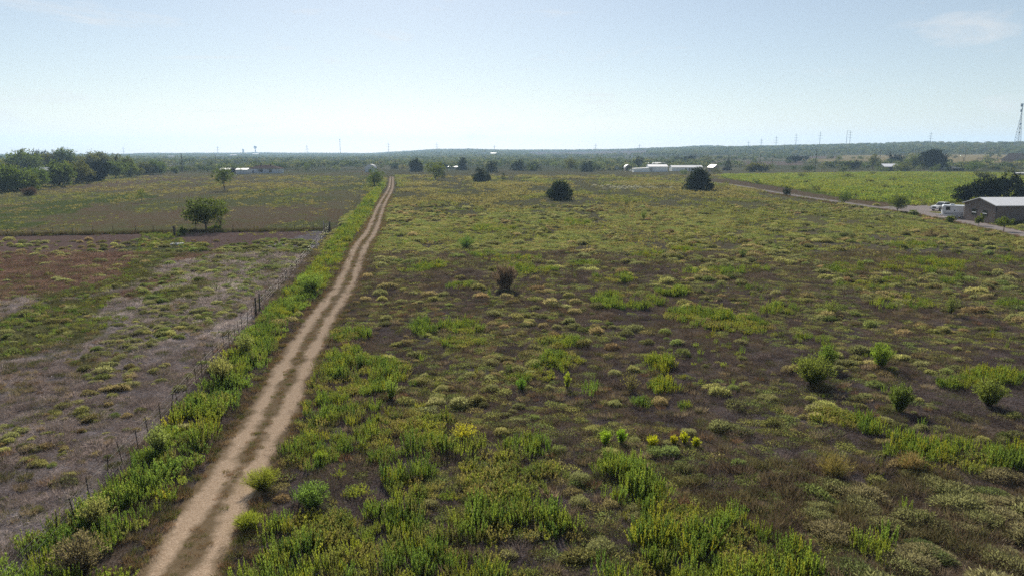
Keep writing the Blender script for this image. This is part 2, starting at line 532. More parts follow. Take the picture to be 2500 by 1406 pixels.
def ground_colour(x, y):
    r = np.hypot(x, y)
    wx = x + (fbm(x / 6, y / 6, 41, 3) - 0.5) * 7; wy = y + (fbm(x / 6, y / 6, 47, 3) - 0.5) * 14
    bx = x + (fbm(x / 20, y / 30, 43, 4) - 0.5) * 50; by = y + (fbm(x / 20, y / 30, 49, 4) - 0.5) * 90
    nA = fbm(x / 11, y / 20, 3, 4); nB = fbm(x / 2.2, y / 3.5, 13, 4); nC = fbm(x / 40, y / 90, 23, 4)
    c = np.tile(np.array([0.108, 0.089, 0.087]), (len(x), 1))
    # right field: bare mauve soil near, olive thatch farther away
    c = mix3(c, (0.15, 0.115, 0.075), sstep(0.50, 0.62, nB) * 0.45)
    c = mix3(c, (0.150, 0.122, 0.060), sstep(70, 170, r) * sstep(0.42, 0.6, nA) * 0.9)
    c = mix3(c, (0.115, 0.115, 0.042), sstep(120, 260, r) * sstep(0.40, 0.58, nC))
    c = mix3(c, (0.155, 0.118, 0.060), sstep(250, 420, r) * sstep(0.42, 0.56, fbm(x / 30, y / 70, 29, 3)))
    c = mix3(c, (0.160, 0.148, 0.078), sstep(60, 200, r) * 0.75)
    # bottom-right corner: dry grass
    c = mix3(c, (0.13, 0.10, 0.07), inpoly(wx, wy, OPEN_BR) * (0.3 + 0.5 * nA))
    # left of the road fence
    left = x < fence_x(y) + (nB - 0.5) * 0.6
    beyond = (y - XF_A[1]) - (XF_B[1] - XF_A[1]) * (x - XF_A[0]) / (XF_B[0] - XF_A[0]) > 0
    lc = np.tile(np.array([0.245, 0.215, 0.218]), (len(x), 1))
    lc = mix3(lc, (0.40, 0.365, 0.365), sstep(0.52, 0.66, nB) * 0.6)
    lc = mix3(lc, (0.17, 0.138, 0.128), sstep(0.50, 0.62, nA) * 0.6)
    for P in RED:
        lc = mix3(lc, (0.175, 0.115, 0.092), inpoly(wx, wy, P) * 0.9)
    for P in GRN_L:
        lc = mix3(lc, (0.095, 0.105, 0.036), inpoly(wx, wy, P) * 0.85)
    fc = np.tile(np.array([0.185, 0.162, 0.085]), (len(x), 1))
    fc = mix3(fc, (0.150, 0.152, 0.068), sstep(0.38, 0.62, fbm(x / 18, y / 45, 71, 4)))
    fc = mix3(fc, (0.195, 0.150, 0.095), sstep(0.45, 0.65, fbm(x / 25, y / 60, 77, 4)) * 0.8)
    for P in RED_FAR:
        fc = mix3(fc, (0.190, 0.130, 0.088), inpoly(bx, by, P) * (0.25 + 0.5 * sstep(0.4, 0.6, nB)))
    for P in GRN_FAR:
        fc = mix3(fc, (0.095, 0.125, 0.036), inpoly(bx, by, P) * 0.8)
    c = np.where((left & ~beyond)[:, None], lc, c)
    c = np.where((left & beyond)[:, None], fc, c)
    # the plot across the lane, the mown strip beside it
    c = np.where(inpoly(x, y, PLOT)[:, None], mix3(np.tile(np.array([0.115, 0.135, 0.030]), (len(x), 1)), (0.15, 0.125, 0.05), sstep(0.5, 0.62, nC) * 0.7), c)
    c = np.where(inpoly(wx, y, STRIP)[:, None], np.array([0.150, 0.110, 0.070]), c)
    # far country: scrub, with fields on the slopes
    az = np.arctan2(x, y)
    R3 = np.interp(az, _caz, _R3); R4 = np.interp(az, _caz, _R4)
    xp = 1250 + FPX * np.tan(az) / CT
    far = sstep(560, 720, r + (nC - 0.5) * 200)
    w = np.tile(np.array([0.115, 0.118, 0.062]), (len(x), 1))
    w = mix3(w, (0.22, 0.195, 0.12), sstep(0.50, 0.60, fbm(x / 130, y / 240, 83, 3)) * (r < R3) * 0.8)
    w = mix3(w, (0.055, 0.066, 0.034), sstep(0, 150, r - R3))
    w = np.where((field_mask(xp, r, R3, R4) > 0)[:, None], np.array([0.19, 0.145, 0.115]), w)
    w = np.where((tan_mask(xp, r) > 0)[:, None], np.array([0.29, 0.235, 0.125]), w)
    c = mix3(c, w, far)
    return c


def field_mask(xp, r, R3, R4):
    """purple-brown ploughed fields on the far slopes"""
    a = (xp > 1290) & (xp < 1580) & (r > R3 + 120) & (r < R3 + (R4 - R3) * 0.62)
    b = (xp > 1740) & (xp < 1960) & (r > 820) & (r < 1000)
    c = (xp > 1560) & (xp < 1640) & (r > 760) & (r < 830)
    d = (xp > 1950) & (xp < 2060) & (r > 1150) & (r < 1400)
    return a | b | c | d


def tan_mask(xp, r):
    a = (xp > 2050) & (xp < 3400) & (r > 900) & (r < 1470)
    b = (xp > 1960) & (xp <= 2050) & (r > 960) & (r < 1120)
    return a | b


def build_ground():
    rs = np.concatenate([[0.4, 2, 4, 6, 8, 10, 12], 12 * 1.0165 ** np.arange(1, 408)])
    rs = rs[rs < 9500]
    fine = np.radians(np.arange(-46, 46.01, 0.2))
    coarse = np.radians(np.arange(50, 311, 4.0))
    az = np.concatenate([fine, coarse])
    A, Rr = np.meshgrid(az, rs)
    x = (Rr * np.sin(A)).ravel(); y = (Rr * np.cos(A)).ravel()
    z = zg(x, y)
    n, k = len(rs), len(az)
    i = np.arange(n - 1)[:, None] * k; j = np.arange(k)[None, :]; jn = (j + 1) % k
    F = np.stack([i + j, i + jn, i + k + jn, i + k + j], -1).reshape(-1, 4)[:, ::-1]
    col = np.ones((len(x), 4)); col[:, :3] = ground_colour(x, y)
    me = soup("ground", np.stack([x, y, z], 1), F, M_GROUND, True, {"gcol": ('FLOAT_COLOR', 'POINT', col)})
    tag(link("ground", me), "dry open pasture running out to low wooded hills", "ground", kind="structure")


build_ground()


def catmull(P, step):
    P = np.array(P); out = []
    for i in range(len(P) - 1):
        p0 = P[max(i - 1, 0)]; p1 = P[i]; p2 = P[i + 1]; p3 = P[min(i + 2, len(P) - 1)]
        n = max(2, int(np.linalg.norm(p2 - p1) / step))
        for t in np.arange(n) / n:
            out.append(0.5 * (2 * p1 + (p2 - p0) * t + (2 * p0 - 5 * p1 + 4 * p2 - p3) * t * t + (3 * p1 - p0 - 3 * p2 + p3) * t ** 3))
    out.append(P[-1])
    return np.array(out)


def ribbon(name, P, half, mat, label, lift=0.03, crown=0.0, widen=None):
    P = catmull(P, 1.0)
    T = np.gradient(P, axis=0); T /= np.linalg.norm(T, axis=1, keepdims=True)
    Nn = np.stack([T[:, 1], -T[:, 0]], 1)
    us = np.linspace(-half, half, 19)
    V, U = [], []
    for i, (p, n) in enumerate(zip(P, Nn)):
        k = 1.0 if widen is None else widen(p)
        for u in us:
            q = p + n * u * k
            z = lift + crown * (1 - abs(u) / half)
            if name == 'dirt_track':
                z += -0.035 * math.exp(-((abs(u) - 0.8) / 0.3) ** 2) + 0.02
            if abs(abs(u) - half) < 1e-6: z = -0.05
            V.append((q[0], q[1], z)); U.append(u)
    V = np.array(V); V[:, 2] += zg(V[:, 0], V[:, 1])
    n, k = len(P), len(us)
    i = np.arange(n - 1)[:, None] * k; j = np.arange(k - 1)[None, :]
    F = np.stack([i + j, i + j + 1, i + k + j + 1, i + k + j], -1).reshape(-1, 4)
    me = soup(name, V, F, mat, True, {"u": ('FLOAT', 'POINT', np.array(U))})
    return tag(link(name, me), label, "track", kind="structure")


ribbon("dirt_track", road_pts, 1.75, track_mat("track_dirt", (0.50, 0.34, 0.21), (0.22, 0.16, 0.095), True, 0.345, 0.80, 0.66, (0.60, 0.47, 0.34)),
       "pale two-rut dirt track running straight to the skyline")
M_LANE = track_mat("lane_gravel", (0.30, 0.25, 0.225), (0.15, 0.115, 0.075), False, 2.0, 0, 1.6, (0.36, 0.315, 0.29))
ribbon("gravel_lane", _ll, 5.6, M_LANE,
       "pale gravel lane crossing past the tan barn")
yard = gpoly([(2150, 507), (2200, 503), (2300, 503), (2320, 515), (2312, 532), (2285, 532), (2230, 520)])
yc = yard.mean(0)
yo = yc + (yard - yc) * 1.25
yv = np.array([[*yc, 0.06]] + [[*p, 0.055] for p in yard] + [[*p, -0.06] for p in yo]); yv[:, 2] += zg(yv[:, 0], yv[:, 1])
yf = [(0, 1 + k, 1 + (k + 1) % 7) for k in range(7)] + [(1 + k, 8 + k, 8 + (k + 1) % 7) for k in range(7)] + [(1 + k, 8 + (k + 1) % 7, 1 + (k + 1) % 7) for k in range(7)]
me = soup("gravel_yard", yv, yf, M_LANE, True, {"u": ('FLOAT', 'POINT', np.array([0.0] + [0.5] * 7 + [5.0] * 7))})
tag(link("gravel_yard", me), "pale gravel yard where the pickup and camper stand", "yard", kind="structure")


# ------------------------------------------------------------------ scattered ground cover
def scatter(name, P, rz, scl, idx, col, meshes, label, cat):
    """one object of kind stuff: its points carry small plants"""
    hid = bpy.data.collections.new(name + "_plants")
    for i, me in enumerate(meshes):
        hid.objects.link(bpy.data.objects.new("%s_%02d" % (name, i), me))
    n = len(P)
    scl = np.asarray(scl, float)
    if scl.ndim == 1: scl = np.repeat(scl[:, None], 3, 1)
    c4 = np.ones((n, 4)); c4[:, :3] = col
    me = bpy.data.meshes.new(name)
    me.vertices.add(n); me.vertices.foreach_set("co", np.asarray(P, np.float32).ravel())
    rot = np.zeros((n, 3)); rot[:, 2] = rz
    for nm, typ, arr, key in (("rot", 'FLOAT_VECTOR', rot, 'vector'), ("scl", 'FLOAT_VECTOR', scl, 'vector'), ("idx", 'INT', idx, 'value'), ("col", 'FLOAT_COLOR', c4, 'color')):
        a = me.attributes.new(nm, typ, 'POINT')
        a.data.foreach_set(key, np.ascontiguousarray(arr, dtype=np.int32 if typ == 'INT' else np.float32).ravel())
    me.update()
    for m in meshes[0].materials: me.materials.append(m)
    o = link(name, me)
    ng = bpy.data.node_groups.new(name, 'GeometryNodeTree')
    ng.interface.new_socket("Geometry", in_out='INPUT', socket_type='NodeSocketGeometry')
    ng.interface.new_socket("Geometry", in_out='OUTPUT', socket_type='NodeSocketGeometry')
    gi = ng.nodes.new("NodeGroupInput"); go = ng.nodes.new("NodeGroupOutput")
    ci = ng.nodes.new("GeometryNodeCollectionInfo"); ci.inputs["Collection"].default_value = hid
    ci.inputs["Separate Children"].default_value = True; ci.inputs["Reset Children"].default_value = True
    ip = ng.nodes.new("GeometryNodeInstanceOnPoints"); ip.inputs["Pick Instance"].default_value = True
    def na(nm, dt):
        q = ng.nodes.new("GeometryNodeInputNamedAttribute"); q.data_type = dt; q.inputs["Name"].default_value = nm
        return q.outputs["Attribute"]
    lk = ng.links.new
    lk(gi.outputs[0], ip.inputs["Points"]); lk(ci.outputs[0], ip.inputs["Instance"])
    lk(na("idx", 'INT'), ip.inputs["Instance Index"])
    e2r = ng.nodes.new("FunctionNodeEulerToRotation"); lk(na("rot", 'FLOAT_VECTOR'), e2r.inputs[0])
    lk(e2r.outputs[0], ip.inputs["Rotation"]); lk(na("scl", 'FLOAT_VECTOR'), ip.inputs["Scale"])
    lk(ip.outputs[0], go.inputs[0])
    md = o.modifiers.new("scatter", 'NODES'); md.node_group = ng
    return tag(o, label, cat, kind="stuff")


def in_poly_points(P, dens, rng):
    lo, hi = P.min(0), P.max(0)
    n = int((hi[0] - lo[0]) * (hi[1] - lo[1]) * dens)
    q = rng.random((n, 2)) * (hi - lo) + lo
    return q[inpoly(q[:, 0], q[:, 1], P)]


def road_free(q, gap=1.5):
    d = dist_poly(q[:, 0], q[:, 1], _rl)
    ln = dist_poly(q[:, 0], q[:, 1], _ll)
    return q[(d > gap) & (ln > 3.6) & (dist_poly(q[:, 0], q[:, 1], _yl) > 11)]


# --- plant meshes
def spike_clump(rng, stalks, R, H, leaves, lean=0.12, wd=0.03, ln=0.15, spread=0.55):
    parts = []
    for s in range(stalks):
        a = rng.random() * 6.283; q = R * math.sqrt(rng.random())
        b = np.array([q * math.cos(a), q * math.sin(a), 0])
        h = H * (0.7 + 0.45 * rng.random()) * (1 - 0.25 * (q / R) ** 2)
        top = np.array([b[0] * 0.35 + rng.normal() * lean * h, b[1] * 0.35 + rng.normal() * lean * h, h])
        t = rng.random(leaves) ** 0.75 * 0.9 + 0.08
        C = b + top * t[:, None]
        az = rng.random(leaves) * 6.283
        up = 0.9 + t * 0.9
        D = np.stack([np.cos(az) * spread, np.sin(az) * spread, up], 1) + rng.normal(size=(leaves, 3)) * 0.12
        k = 1.15 - 0.5 * t
        parts.append(blades(C, D, ln * k * (0.8 + 0.4 * rng.random(leaves)), wd * (0.8 + 0.5 * rng.random(leaves)), rng))
        parts.append(blades(b[None], top[None] / h, np.array([h]), np.array([0.018]), rng))
    return cat_soup(parts)


def mound(rng, n, R, H, ln=0.14, wd=0.028, flat_=0.0):
    d = sph(rng, n, -0.05)
    n = len(d)
    rad = (0.62 + 0.34 * rng.random(n))
    lump = 1 + 0.14 * np.sin(d[:, 0] * 5 + rng.random() * 6) * np.cos(d[:, 1] * 4.3 + rng.random() * 6)
    C = d * (rad * lump)[:, None] * np.array([R, R, H])
    D = d * np.array([1, 1, 1.1]) + rng.normal(size=(n, 3)) * 0.55 + np.array([0, 0, 0.25])
    C[:, 2] = np.maximum(C[:, 2], 0.01)
    return blades(C, D, ln * (0.7 + 0.6 * rng.random(n)), wd * (0.7 + 0.7 * rng.random(n)), rng)


def tuft(rng, n, R, H, wd=0.012, droop=0.6):
    a = rng.random(n) * 6.283; q = R * np.sqrt(rng.random(n))
    C = np.stack([q * np.cos(a), q * np.sin(a), np.zeros(n)], 1)
    D = np.stack([np.cos(a), np.sin(a), np.full(n, 0.2)], 1) * droop * rng.random(n)[:, None] + rng.normal(size=(n, 3)) * 0.25
    D[:, 2] = np.abs(D[:, 2]) + 0.6
    return blades(C, D, H * (0.5 + 0.7 * rng.random(n)), wd, rng)


def litter(rng, n, R, ln=0.16, wd=0.014, up=0.35):
    C = (rng.random((n, 3)) - 0.5) * np.array([2 * R, 2 * R, 0]) + np.array([0, 0, 0.005])
    D = rng.normal(size=(n, 3)); D[:, 2] = np.abs(D[:, 2]) * up + 0.05
    return blades(C, D, ln * (0.4 + rng.random(n)), wd, rng)


def mk(name, S, mat):
    V, F, v = S
    return soup(name, V, F, mat, False, {"v": ('FLOAT', 'POINT', v)})


rng = np.random.default_rng(5)
SPIKES = [mk("weed_stalks", spike_clump(rng, 17, 0.36, 0.74, 54, 0.11, 0.017, 0.11, 0.34), M_WEED) for _ in range(6)]
SPIKES += [mk("weed_stalks_tall", spike_clump(rng, 11, 0.28, 0.95, 66, 0.10, 0.019, 0.12, 0.38), M_WEED) for _ in range(3)]
BUSHY = [mk("bushy_weed", spike_clump(rng, 16, 0.38, 0.55, 24, 0.25, 0.03, 0.13, 0.9), M_WEED) for _ in range(4)]
FAR_WEED = [mk("weed_far", spike_clump(rng, 12, 0.75, 0.75, 9, 0.15, 0.10, 0.32, 0.7), M_WEED) for _ in range(5)]
MOUNDS = [mk("cushion_weed", mound(rng, 1100, 0.5, 0.38), M_CUSH) for _ in range(7)]
MATS = [mk("mat_weed", mound(rng, 300, 0.5, 0.10, 0.09, 0.03), M_CUSH) for _ in range(4)]
HUMMOCKS = [mk("hummock_weed", mound(rng, 2600, 0.5, 0.34, 0.075, 0.016), M_CUSH) for _ in range(5)]
TUFTS = [mk("grass_tuft", tuft(rng, 90, 0.26, 0.36, 0.02, 0.9), M_DRY) for _ in range(5)]
LITTER = [mk("plant_litter", litter(rng, 150, 0.55), M_DRY) for _ in range(6)]
TWIGS = [mk("twig_mat", mound(rng, 160, 0.5, 0.13, 0.22, 0.012), M_DRY) for _ in range(4)]


def tone(n, rng, cols, w):
    c = np.array(cols)[rng.choice(len(cols), n, p=np.array(w) / np.sum(w))]
    return c * (0.8 + 0.4 * rng.random((n, 1)))


GRN = [(0.132, 0.182, 0.052), (0.172, 0.205, 0.048), (0.088, 0.130, 0.044), (0.225, 0.225, 0.042), (0.150, 0.152, 0.068)]

# --- upright green weeds: the stands one sees in the photo (ground polygons, density per m2, colour weights, height)
STANDS = [
    ([(640, 1470), (690, 1260), (760, 1190), (830, 1240), (960, 1160), (1100, 1100), (1250, 1120), (1345, 1160), (1375, 1240), (1350, 1330), (1250, 1400), (1180, 1470)], 2.6, (4, 3, 3, 1, 2), 1.0),
    ([(1520, 1270), (1600, 1245), (1760, 1262), (1850, 1310), (1950, 1390), (1960, 1480), (1180, 1480), (1250, 1395), (1420, 1400), (1530, 1350)], 3.4, (5, 4, 2, 2, 1), 1.0),
    (ell(1555, 1218, 68, 28), 5.5, (5, 3, 1, 1, 0), 0.95), (ell(1535, 1155, 62, 22), 5.5, (6, 3, 1, 0, 0), 0.95),
    (ell(1285, 1098, 55, 20), 4.5, (4, 3, 2, 0, 0), 0.9),
    ([(715, 1140), (750, 1000), (800, 880), (850, 862), (920, 880), (985, 895), (990, 940), (900, 985), (1000, 1010), (1130, 1020), (1080, 1090), (960, 1120), (850, 1110), (770, 1160)], 2.8, (4, 4, 3, 1, 2), 0.85),
    (ell(1290, 918, 60, 14), 5, (5, 3, 3, 0, 0), 0.75), (ell(1372, 884, 48, 18), 4.5, (4, 4, 1, 1, 0), 0.85), (ell(1610, 895, 30, 18), 3.5, (1, 4, 0, 4, 0), 1.1), (ell(1622, 948, 32, 14), 3.5, (2, 4, 0, 3, 0), 1.0),
    ([(1640, 768), (1700, 758), (1800, 775), (1885, 795), (1895, 818), (1790, 808), (1650, 785)], 4.0, (4, 4, 2, 1, 0), 0.9),
    (ell(1530, 738, 84, 17), 4.0, (5, 4, 1, 0, 0), 0.85), (ell(1645, 716, 38, 8), 4.0, (5, 4, 1, 0, 0), 0.85), (ell(1360, 838, 55, 15), 3.6, (4, 3, 2, 1, 0), 0.8),
    (ell(1125, 802, 48, 12), 3.5, (5, 3, 1, 0, 0), 0.9), (ell(1135, 838, 52, 12), 3.5, (5, 3, 1, 0, 0), 0.8), (ell(850, 822, 45, 17), 4.0, (4, 3, 2, 0, 0), 0.8),
    (ell(1740, 668, 68, 7), 4.0, (5, 4, 1, 0, 0), 0.9), (ell(1500, 684, 58, 9), 3.5, (5, 4, 1, 0, 1), 0.8), (ell(1290, 662, 65, 9), 3.5, (5, 4, 1, 1, 0), 0.8), (ell(1262, 638, 66, 8), 3.5, (3, 5, 0, 3, 0), 0.8),
    (ell(1430, 648, 34, 7), 3.5, (5, 4, 1, 0, 0), 0.8), (ell(2060, 658, 48, 9), 3.5, (5, 4, 1, 0, 0), 0.8), (ell(2080, 698, 44, 9), 3.5, (5, 4, 1, 0, 0), 0.8), (ell(2250, 652, 120, 17), 3.0, (2, 4, 1, 4, 0), 0.9),
    (ell(2170, 688, 44, 7), 3.5, (4, 4, 0, 2, 0), 0.8), (ell(2130, 705, 44, 7), 3.0, (4, 4, 0, 2, 0), 0.8), (ell(1350, 905, 40, 10), 2.5, (4, 4, 1, 1, 0), 0.7), (ell(1560, 990, 20, 8), 3, (5, 3, 1, 0, 0), 0.8), (ell(1668, 995, 18, 8), 3.5, (5, 3, 1, 0, 0), 0.8),
    ([(1975, 1005), (2050, 1003), (2145, 1042), (2130, 1058), (2000, 1028)], 4.5, (6, 3, 2, 0, 0), 0.9), ([(2175, 1070), (2270, 1085), (2510, 1100), (2520, 1145), (2330, 1150), (2260, 1158), (2190, 1125)], 4.2, (5, 4, 2, 2, 0), 0.9),
    (ell(2425, 928, 72, 17), 3.8, (3, 5, 0, 3, 0), 0.85), (ell(2332, 940, 32, 10), 3.6, (4, 4, 1, 1, 0), 0.8), (ell(2150, 868, 40, 10), 3, (5, 3, 1, 0, 0), 0.7), (ell(2130, 1345, 36, 22), 3.5, (4, 4, 1, 1, 0), 1.1), (ell(2262, 1262, 60, 12), 2.6, (4, 4, 1, 2, 0), 0.9),
    (ell(1035, 805, 26, 16), 2.0, (4, 3, 2, 0, 0), 1.1), (ell(1960, 830, 20, 8), 3.5, (4, 3, 2, 0, 0), 0.9), (ell(2010, 836, 16, 8), 3.5, (4, 4, 2, 0, 0), 0.9), (ell(1830, 705, 40, 6), 2.0, (4, 4, 2, 0, 0), 0.8), (ell(1900, 760, 50, 10), 1.4, (3, 4, 0, 3, 0), 0.9),
    (ell(2200, 745, 80, 14), 0.7, (3, 4, 1, 2, 0), 0.9), (ell(1440, 960, 10, 6), 3.5, (2, 4, 1, 2, 0), 1.1), (ell(1120, 700, 36, 7), 3.0, (4, 4, 1, 1, 0), 0.8), (ell(1180, 625, 34, 6), 2.6, (4, 3, 2, 0, 0), 0.8), (ell(1010, 660, 40, 9), 1.6, (4, 3, 2, 0, 1), 0.8), (ell(1060, 650, 34, 7), 2.6, (3, 4, 0, 3, 0), 0.8),
    (ell(1580, 625, 40, 6), 2.4, (3, 4, 1, 3, 0), 0.8), (ell(1680, 612, 36, 6), 2.4, (3, 4, 1, 3, 0), 0.8), (ell(1840, 660, 36, 6), 1.5, (4, 4, 1, 1, 0), 0.8), (ell(2470, 745, 40, 9), 2.5, (5, 3, 2, 0, 0), 0.8), (ell(2320, 690, 40, 8), 1.5, (5, 3, 2, 0, 0), 0.8),
    (ell(1200, 560, 60, 6), 1.2, (4, 4, 1, 1, 0), 0.8), (ell(1380, 545, 60, 6), 1.2, (4, 4, 1, 1, 0), 0.8), (ell(2230, 600, 60, 7), 1.5, (4, 4, 1, 1, 0), 0.8), (ell(2440, 640, 70, 9), 1.5, (4, 4, 1, 1, 0), 0.8),
]
VERGE = [(-150, 1500), (40, 1352), (245, 1232), (345, 1115), (485, 962), (622, 796), (760, 655), (828, 566), (900, 482), (930, 448), (940, 452), (902, 520), (850, 604), (806, 690), (735, 765), (680, 850), (590, 970), (510, 1120), (425, 1290), (330, 1420), (270, 1500)]


def weeds():
    rng = np.random.default_rng(77)
    P, S, I, C = [], [], [], []
    far = [[], [], [], []]
    for poly, dens, w, h in STANDS:
        g = gpoly(poly)
        cen = g.mean(0)
        grow = cen + (g - cen) * 1.15
        q = road_free(in_poly_points(grow, dens * 2.5, rng), 1.75)
        if not len(q): continue
        lump = fbm(q[:, 0] / 1.6, q[:, 1] / 1.6, int(cen[0] * 7) & 255, 3)
        inner = inpoly(q[:, 0] + rng.normal(size=len(q)) * 0.3, q[:, 1] + rng.normal(size=len(q)) * 0.6, cen + (g - cen) * 0.95)
        q = q[(lump > np.where(inner, 0.37 if len(q) > 300 else 0.31, 0.54))]
        n = len(q)
        s = h * (0.50 + 0.70 * rng.random(n)) * (0.62 + 0.72 * fbm(q[:, 0] / 2.5, q[:, 1] / 2.5, 91, 2))
        mixd = fbm(q[:, 0] / 1.7, q[:, 1] / 2.4, 37, 2)
        odd = (mixd > 0.55) & (n > 60)
        cc = tone(n, rng, GRN, w); cc[odd] = tone(n, rng, [(0.17, 0.15, 0.075), (0.19, 0.20, 0.05), (0.105, 0.125, 0.05)], (3, 2, 3))[odd]
        P.append(q); S.append(np.where(odd, s * 0.85, s)); I.append(np.where(odd, rng.integers(9, 13, n), rng.integers(0, 9, n))); C.append(cc)
    g = gpoly(VERGE)
    q = road_free(in_poly_points(g, 4.2, rng), 1.9)
    d = np.hypot(q[:, 0], q[:, 1])
    keep = fbm(q[:, 0] / 1.8, q[:, 1] / 2.6, 19, 3) > 0.38
    edge = dist_poly(q[:, 0], q[:, 1], _rl) - 1.9
    keep &= rng.random(len(q)) < np.clip(0.15 + edge / 1.6, 0, 1)
    keep &= rng.random(len(q)) < np.clip(120 / d, 0.35, 1)
    q = q[keep]; n = len(q)
    hue = fbm(q[:, 0] / 3, q[:, 1] / 4, 55, 2)
    c = np.where((hue > 0.55)[:, None], tone(n, rng, GRN, (2, 5, 1, 3, 0)), tone(n, rng, GRN, (5, 2, 4, 0, 2)))
    P.append(q); S.append((0.62 + 0.6 * rng.random(n)) * (0.7 + 0.6 * fbm(q[:, 0] / 2, q[:, 1] / 3, 66, 2)) * np.clip(d[keep] / 160, 1, 1.6)); I.append(rng.choice(13, n, p=[.06] * 9 + [.115] * 4)); C.append(c)
    for g in GRN_L:
        q = in_poly_points(g, 1.9, rng)
        q = q[fbm(q[:, 0] / 3, q[:, 1] / 5, 15, 3) > 0.40]; n = len(q)
        P.append(q); S.append(0.35 + 0.4 * rng.random(n)); I.append(rng.integers(9, 13, n)); C.append(tone(n, rng, GRN, (2, 1, 4, 0, 5)) * 0.85)
    # single stalks sown thinly over the right field
    lo = flat(1250, 1400)[1]
    q = rng.random((16000, 2)) * np.array([190, 130]) + np.array([-30, lo])
    q = q[(q[:, 0] > fence_x(q[:, 1]) + 2) & (np.abs(q[:, 0]) < q[:, 1] * 0.8 + 6)]
    q = road_free(q, 2.2)
    k = fbm(q[:, 0] / 7, q[:, 1] / 12, 101, 3)
    q = q[(k > 0.54) & (rng.random(len(q)) < 0.55)]; n = len(q)
    P.append(q); S.append(0.3 + 0.4 * rng.random(n)); I.append(rng.integers(0, 13, n)); C.append(tone(n, rng, GRN, (4, 4, 2, 2, 3)))
    q = np.concatenate(P); z = zg(q[:, 0], q[:, 1])
    P3 = np.column_stack([q, z - 0.02])
    n = len(q)
    s = np.concatenate(S)
    scatter("green_weeds", P3, rng.random(n) * 6.283, np.column_stack([s * 1.05, s * 1.05, s]), np.concatenate(I), np.concatenate(C), SPIKES + BUSHY,
            "stands of upright green weeds over the pasture and the track's verge", "weeds")
    return n


print("weeds", weeds())


def far_weeds():
    rng = np.random.default_rng(78)
    P, S, C = [], [], []
    q = in_poly_points(PLOT, 0.30, rng)
    q = q[(np.hypot(q[:, 0], q[:, 1]) < 640) & (q[:, 0] < q[:, 1] * 0.80)]
    n = len(q); hue = fbm(q[:, 0] / 14, q[:, 1] / 30, 8, 3)
    q = q[rng.random(n) < np.clip((fbm(q[:, 0] / 9, q[:, 1] / 22, 12, 3) - 0.25) * 3, 0.15, 0.95)]; n = len(q); hue = fbm(q[:, 0] / 14, q[:, 1] / 30, 8, 3)
    P.append(q); S.append(0.9 + 0.8 * rng.random(n)); C.append(np.where((hue > 0.5)[:, None], tone(n, rng, [(0.160, 0.168, 0.045), (0.13, 0.155, 0.045)], (3, 2)), tone(n, rng, [(0.11, 0.15, 0.042), (0.15, 0.17, 0.042)], (2, 3))))
    # belts of green in the far half of the right field and beyond the cross fence
    y = 95 + 380 * rng.random(60000) ** 0.75
    x = (rng.random(60000) - 0.5) * 2 * (y * 0.80 + 5)
    q = np.column_stack([x, y])
    q = road_free(q, 3.0)
    q = q[~inpoly(q[:, 0], q[:, 1], PLOT) & ~inpoly(q[:, 0], q[:, 1], STRIP)]
    left = q[:, 0] < fence_x(q[:, 1])
    beyond = q[:, 1] > XF_A[1] + 4
    k = fbm(q[:, 0] / 12, q[:, 1] / 26, 202, 3)
    gr = np.zeros(len(q), bool)
    for g in GRN_FAR: gr |= inpoly(q[:, 0], q[:, 1], g)
    rd = np.zeros(len(q), bool)
    bx = q[:, 0] + (fbm(q[:, 0] / 20, q[:, 1] / 30, 43, 4) - 0.5) * 50; by = q[:, 1] + (fbm(q[:, 0] / 20, q[:, 1] / 30, 49, 4) - 0.5) * 90
    for g in RED_FAR: rd |= inpoly(bx, by, g)
    rd &= rng.random(len(q)) < 0.7
    th = np.where(left, np.where(gr, 0.42, 0.52), np.interp(q[:, 1], [95, 130, 200], [0.66, 0.56, 0.49]))
    keep = rng.random(len(q)) < np.clip((k - th) * 5 + 0.3, 0.06, 0.85) * np.where(left, 0.55, 0.95)
    keep &= ~left | (beyond & ~rd)
    q = q[keep]; n = len(q)
    hue = fbm(q[:, 0] / 20, q[:, 1] / 40, 203, 2)
    cA = tone(n, rng, [(0.13, 0.138, 0.060), (0.16, 0.152, 0.068), (0.105, 0.112, 0.058)], (3, 2, 2)); cB = tone(n, rng, [(0.175, 0.150, 0.088), (0.135, 0.122, 0.072)], (2, 2))
    P.append(q); S.append((0.45 + 0.6 * rng.random(n)) * np.clip(q[:, 1] / 200, 0.75, 1.5) * np.where(q[:, 0] < fence_x(q[:, 1]), 0.72, 1.0)); C.append(np.where((hue > np.where(q[:, 0] < fence_x(q[:, 1]), 0.56, 0.47))[:, None], cA, cB))
    q = np.concatenate(P); s = np.concatenate(S); n = len(q)
    scatter("distant_weeds", np.column_stack([q, zg(q[:, 0], q[:, 1]) - 0.03]), rng.random(n) * 6.283, np.column_stack([s * 1.3, s * 1.3, s * 0.9]), rng.integers(0, 5, n), np.concatenate(C), FAR_WEED,
            "yellow-green weeds covering the far fields and the plot across the lane", "weeds")
    return n


print("far weeds", far_weeds())

# --- cushion weeds
OLV = [(0.182, 0.172, 0.080), (0.160, 0.155, 0.085), (0.134, 0.132, 0.074), (0.200, 0.160, 0.098), (0.118, 0.138, 0.058), (0.175, 0.125, 0.082)]
LM1 = gpoly([(560, 600), (780, 566), (800, 592), (705, 660), (620, 720), (520, 780), (380, 790), (330, 700), (430, 660)])
LM2 = gpoly([(-100, 930), (100, 860), (330, 780), (560, 745), (490, 840), (330, 920), (170, 1110), (-100, 1200)])
BR = gpoly([(1960, 1215), (2080, 1180), (2250, 1170), (2560, 1160), (2700, 1480), (2000, 1480), (1990, 1330)])


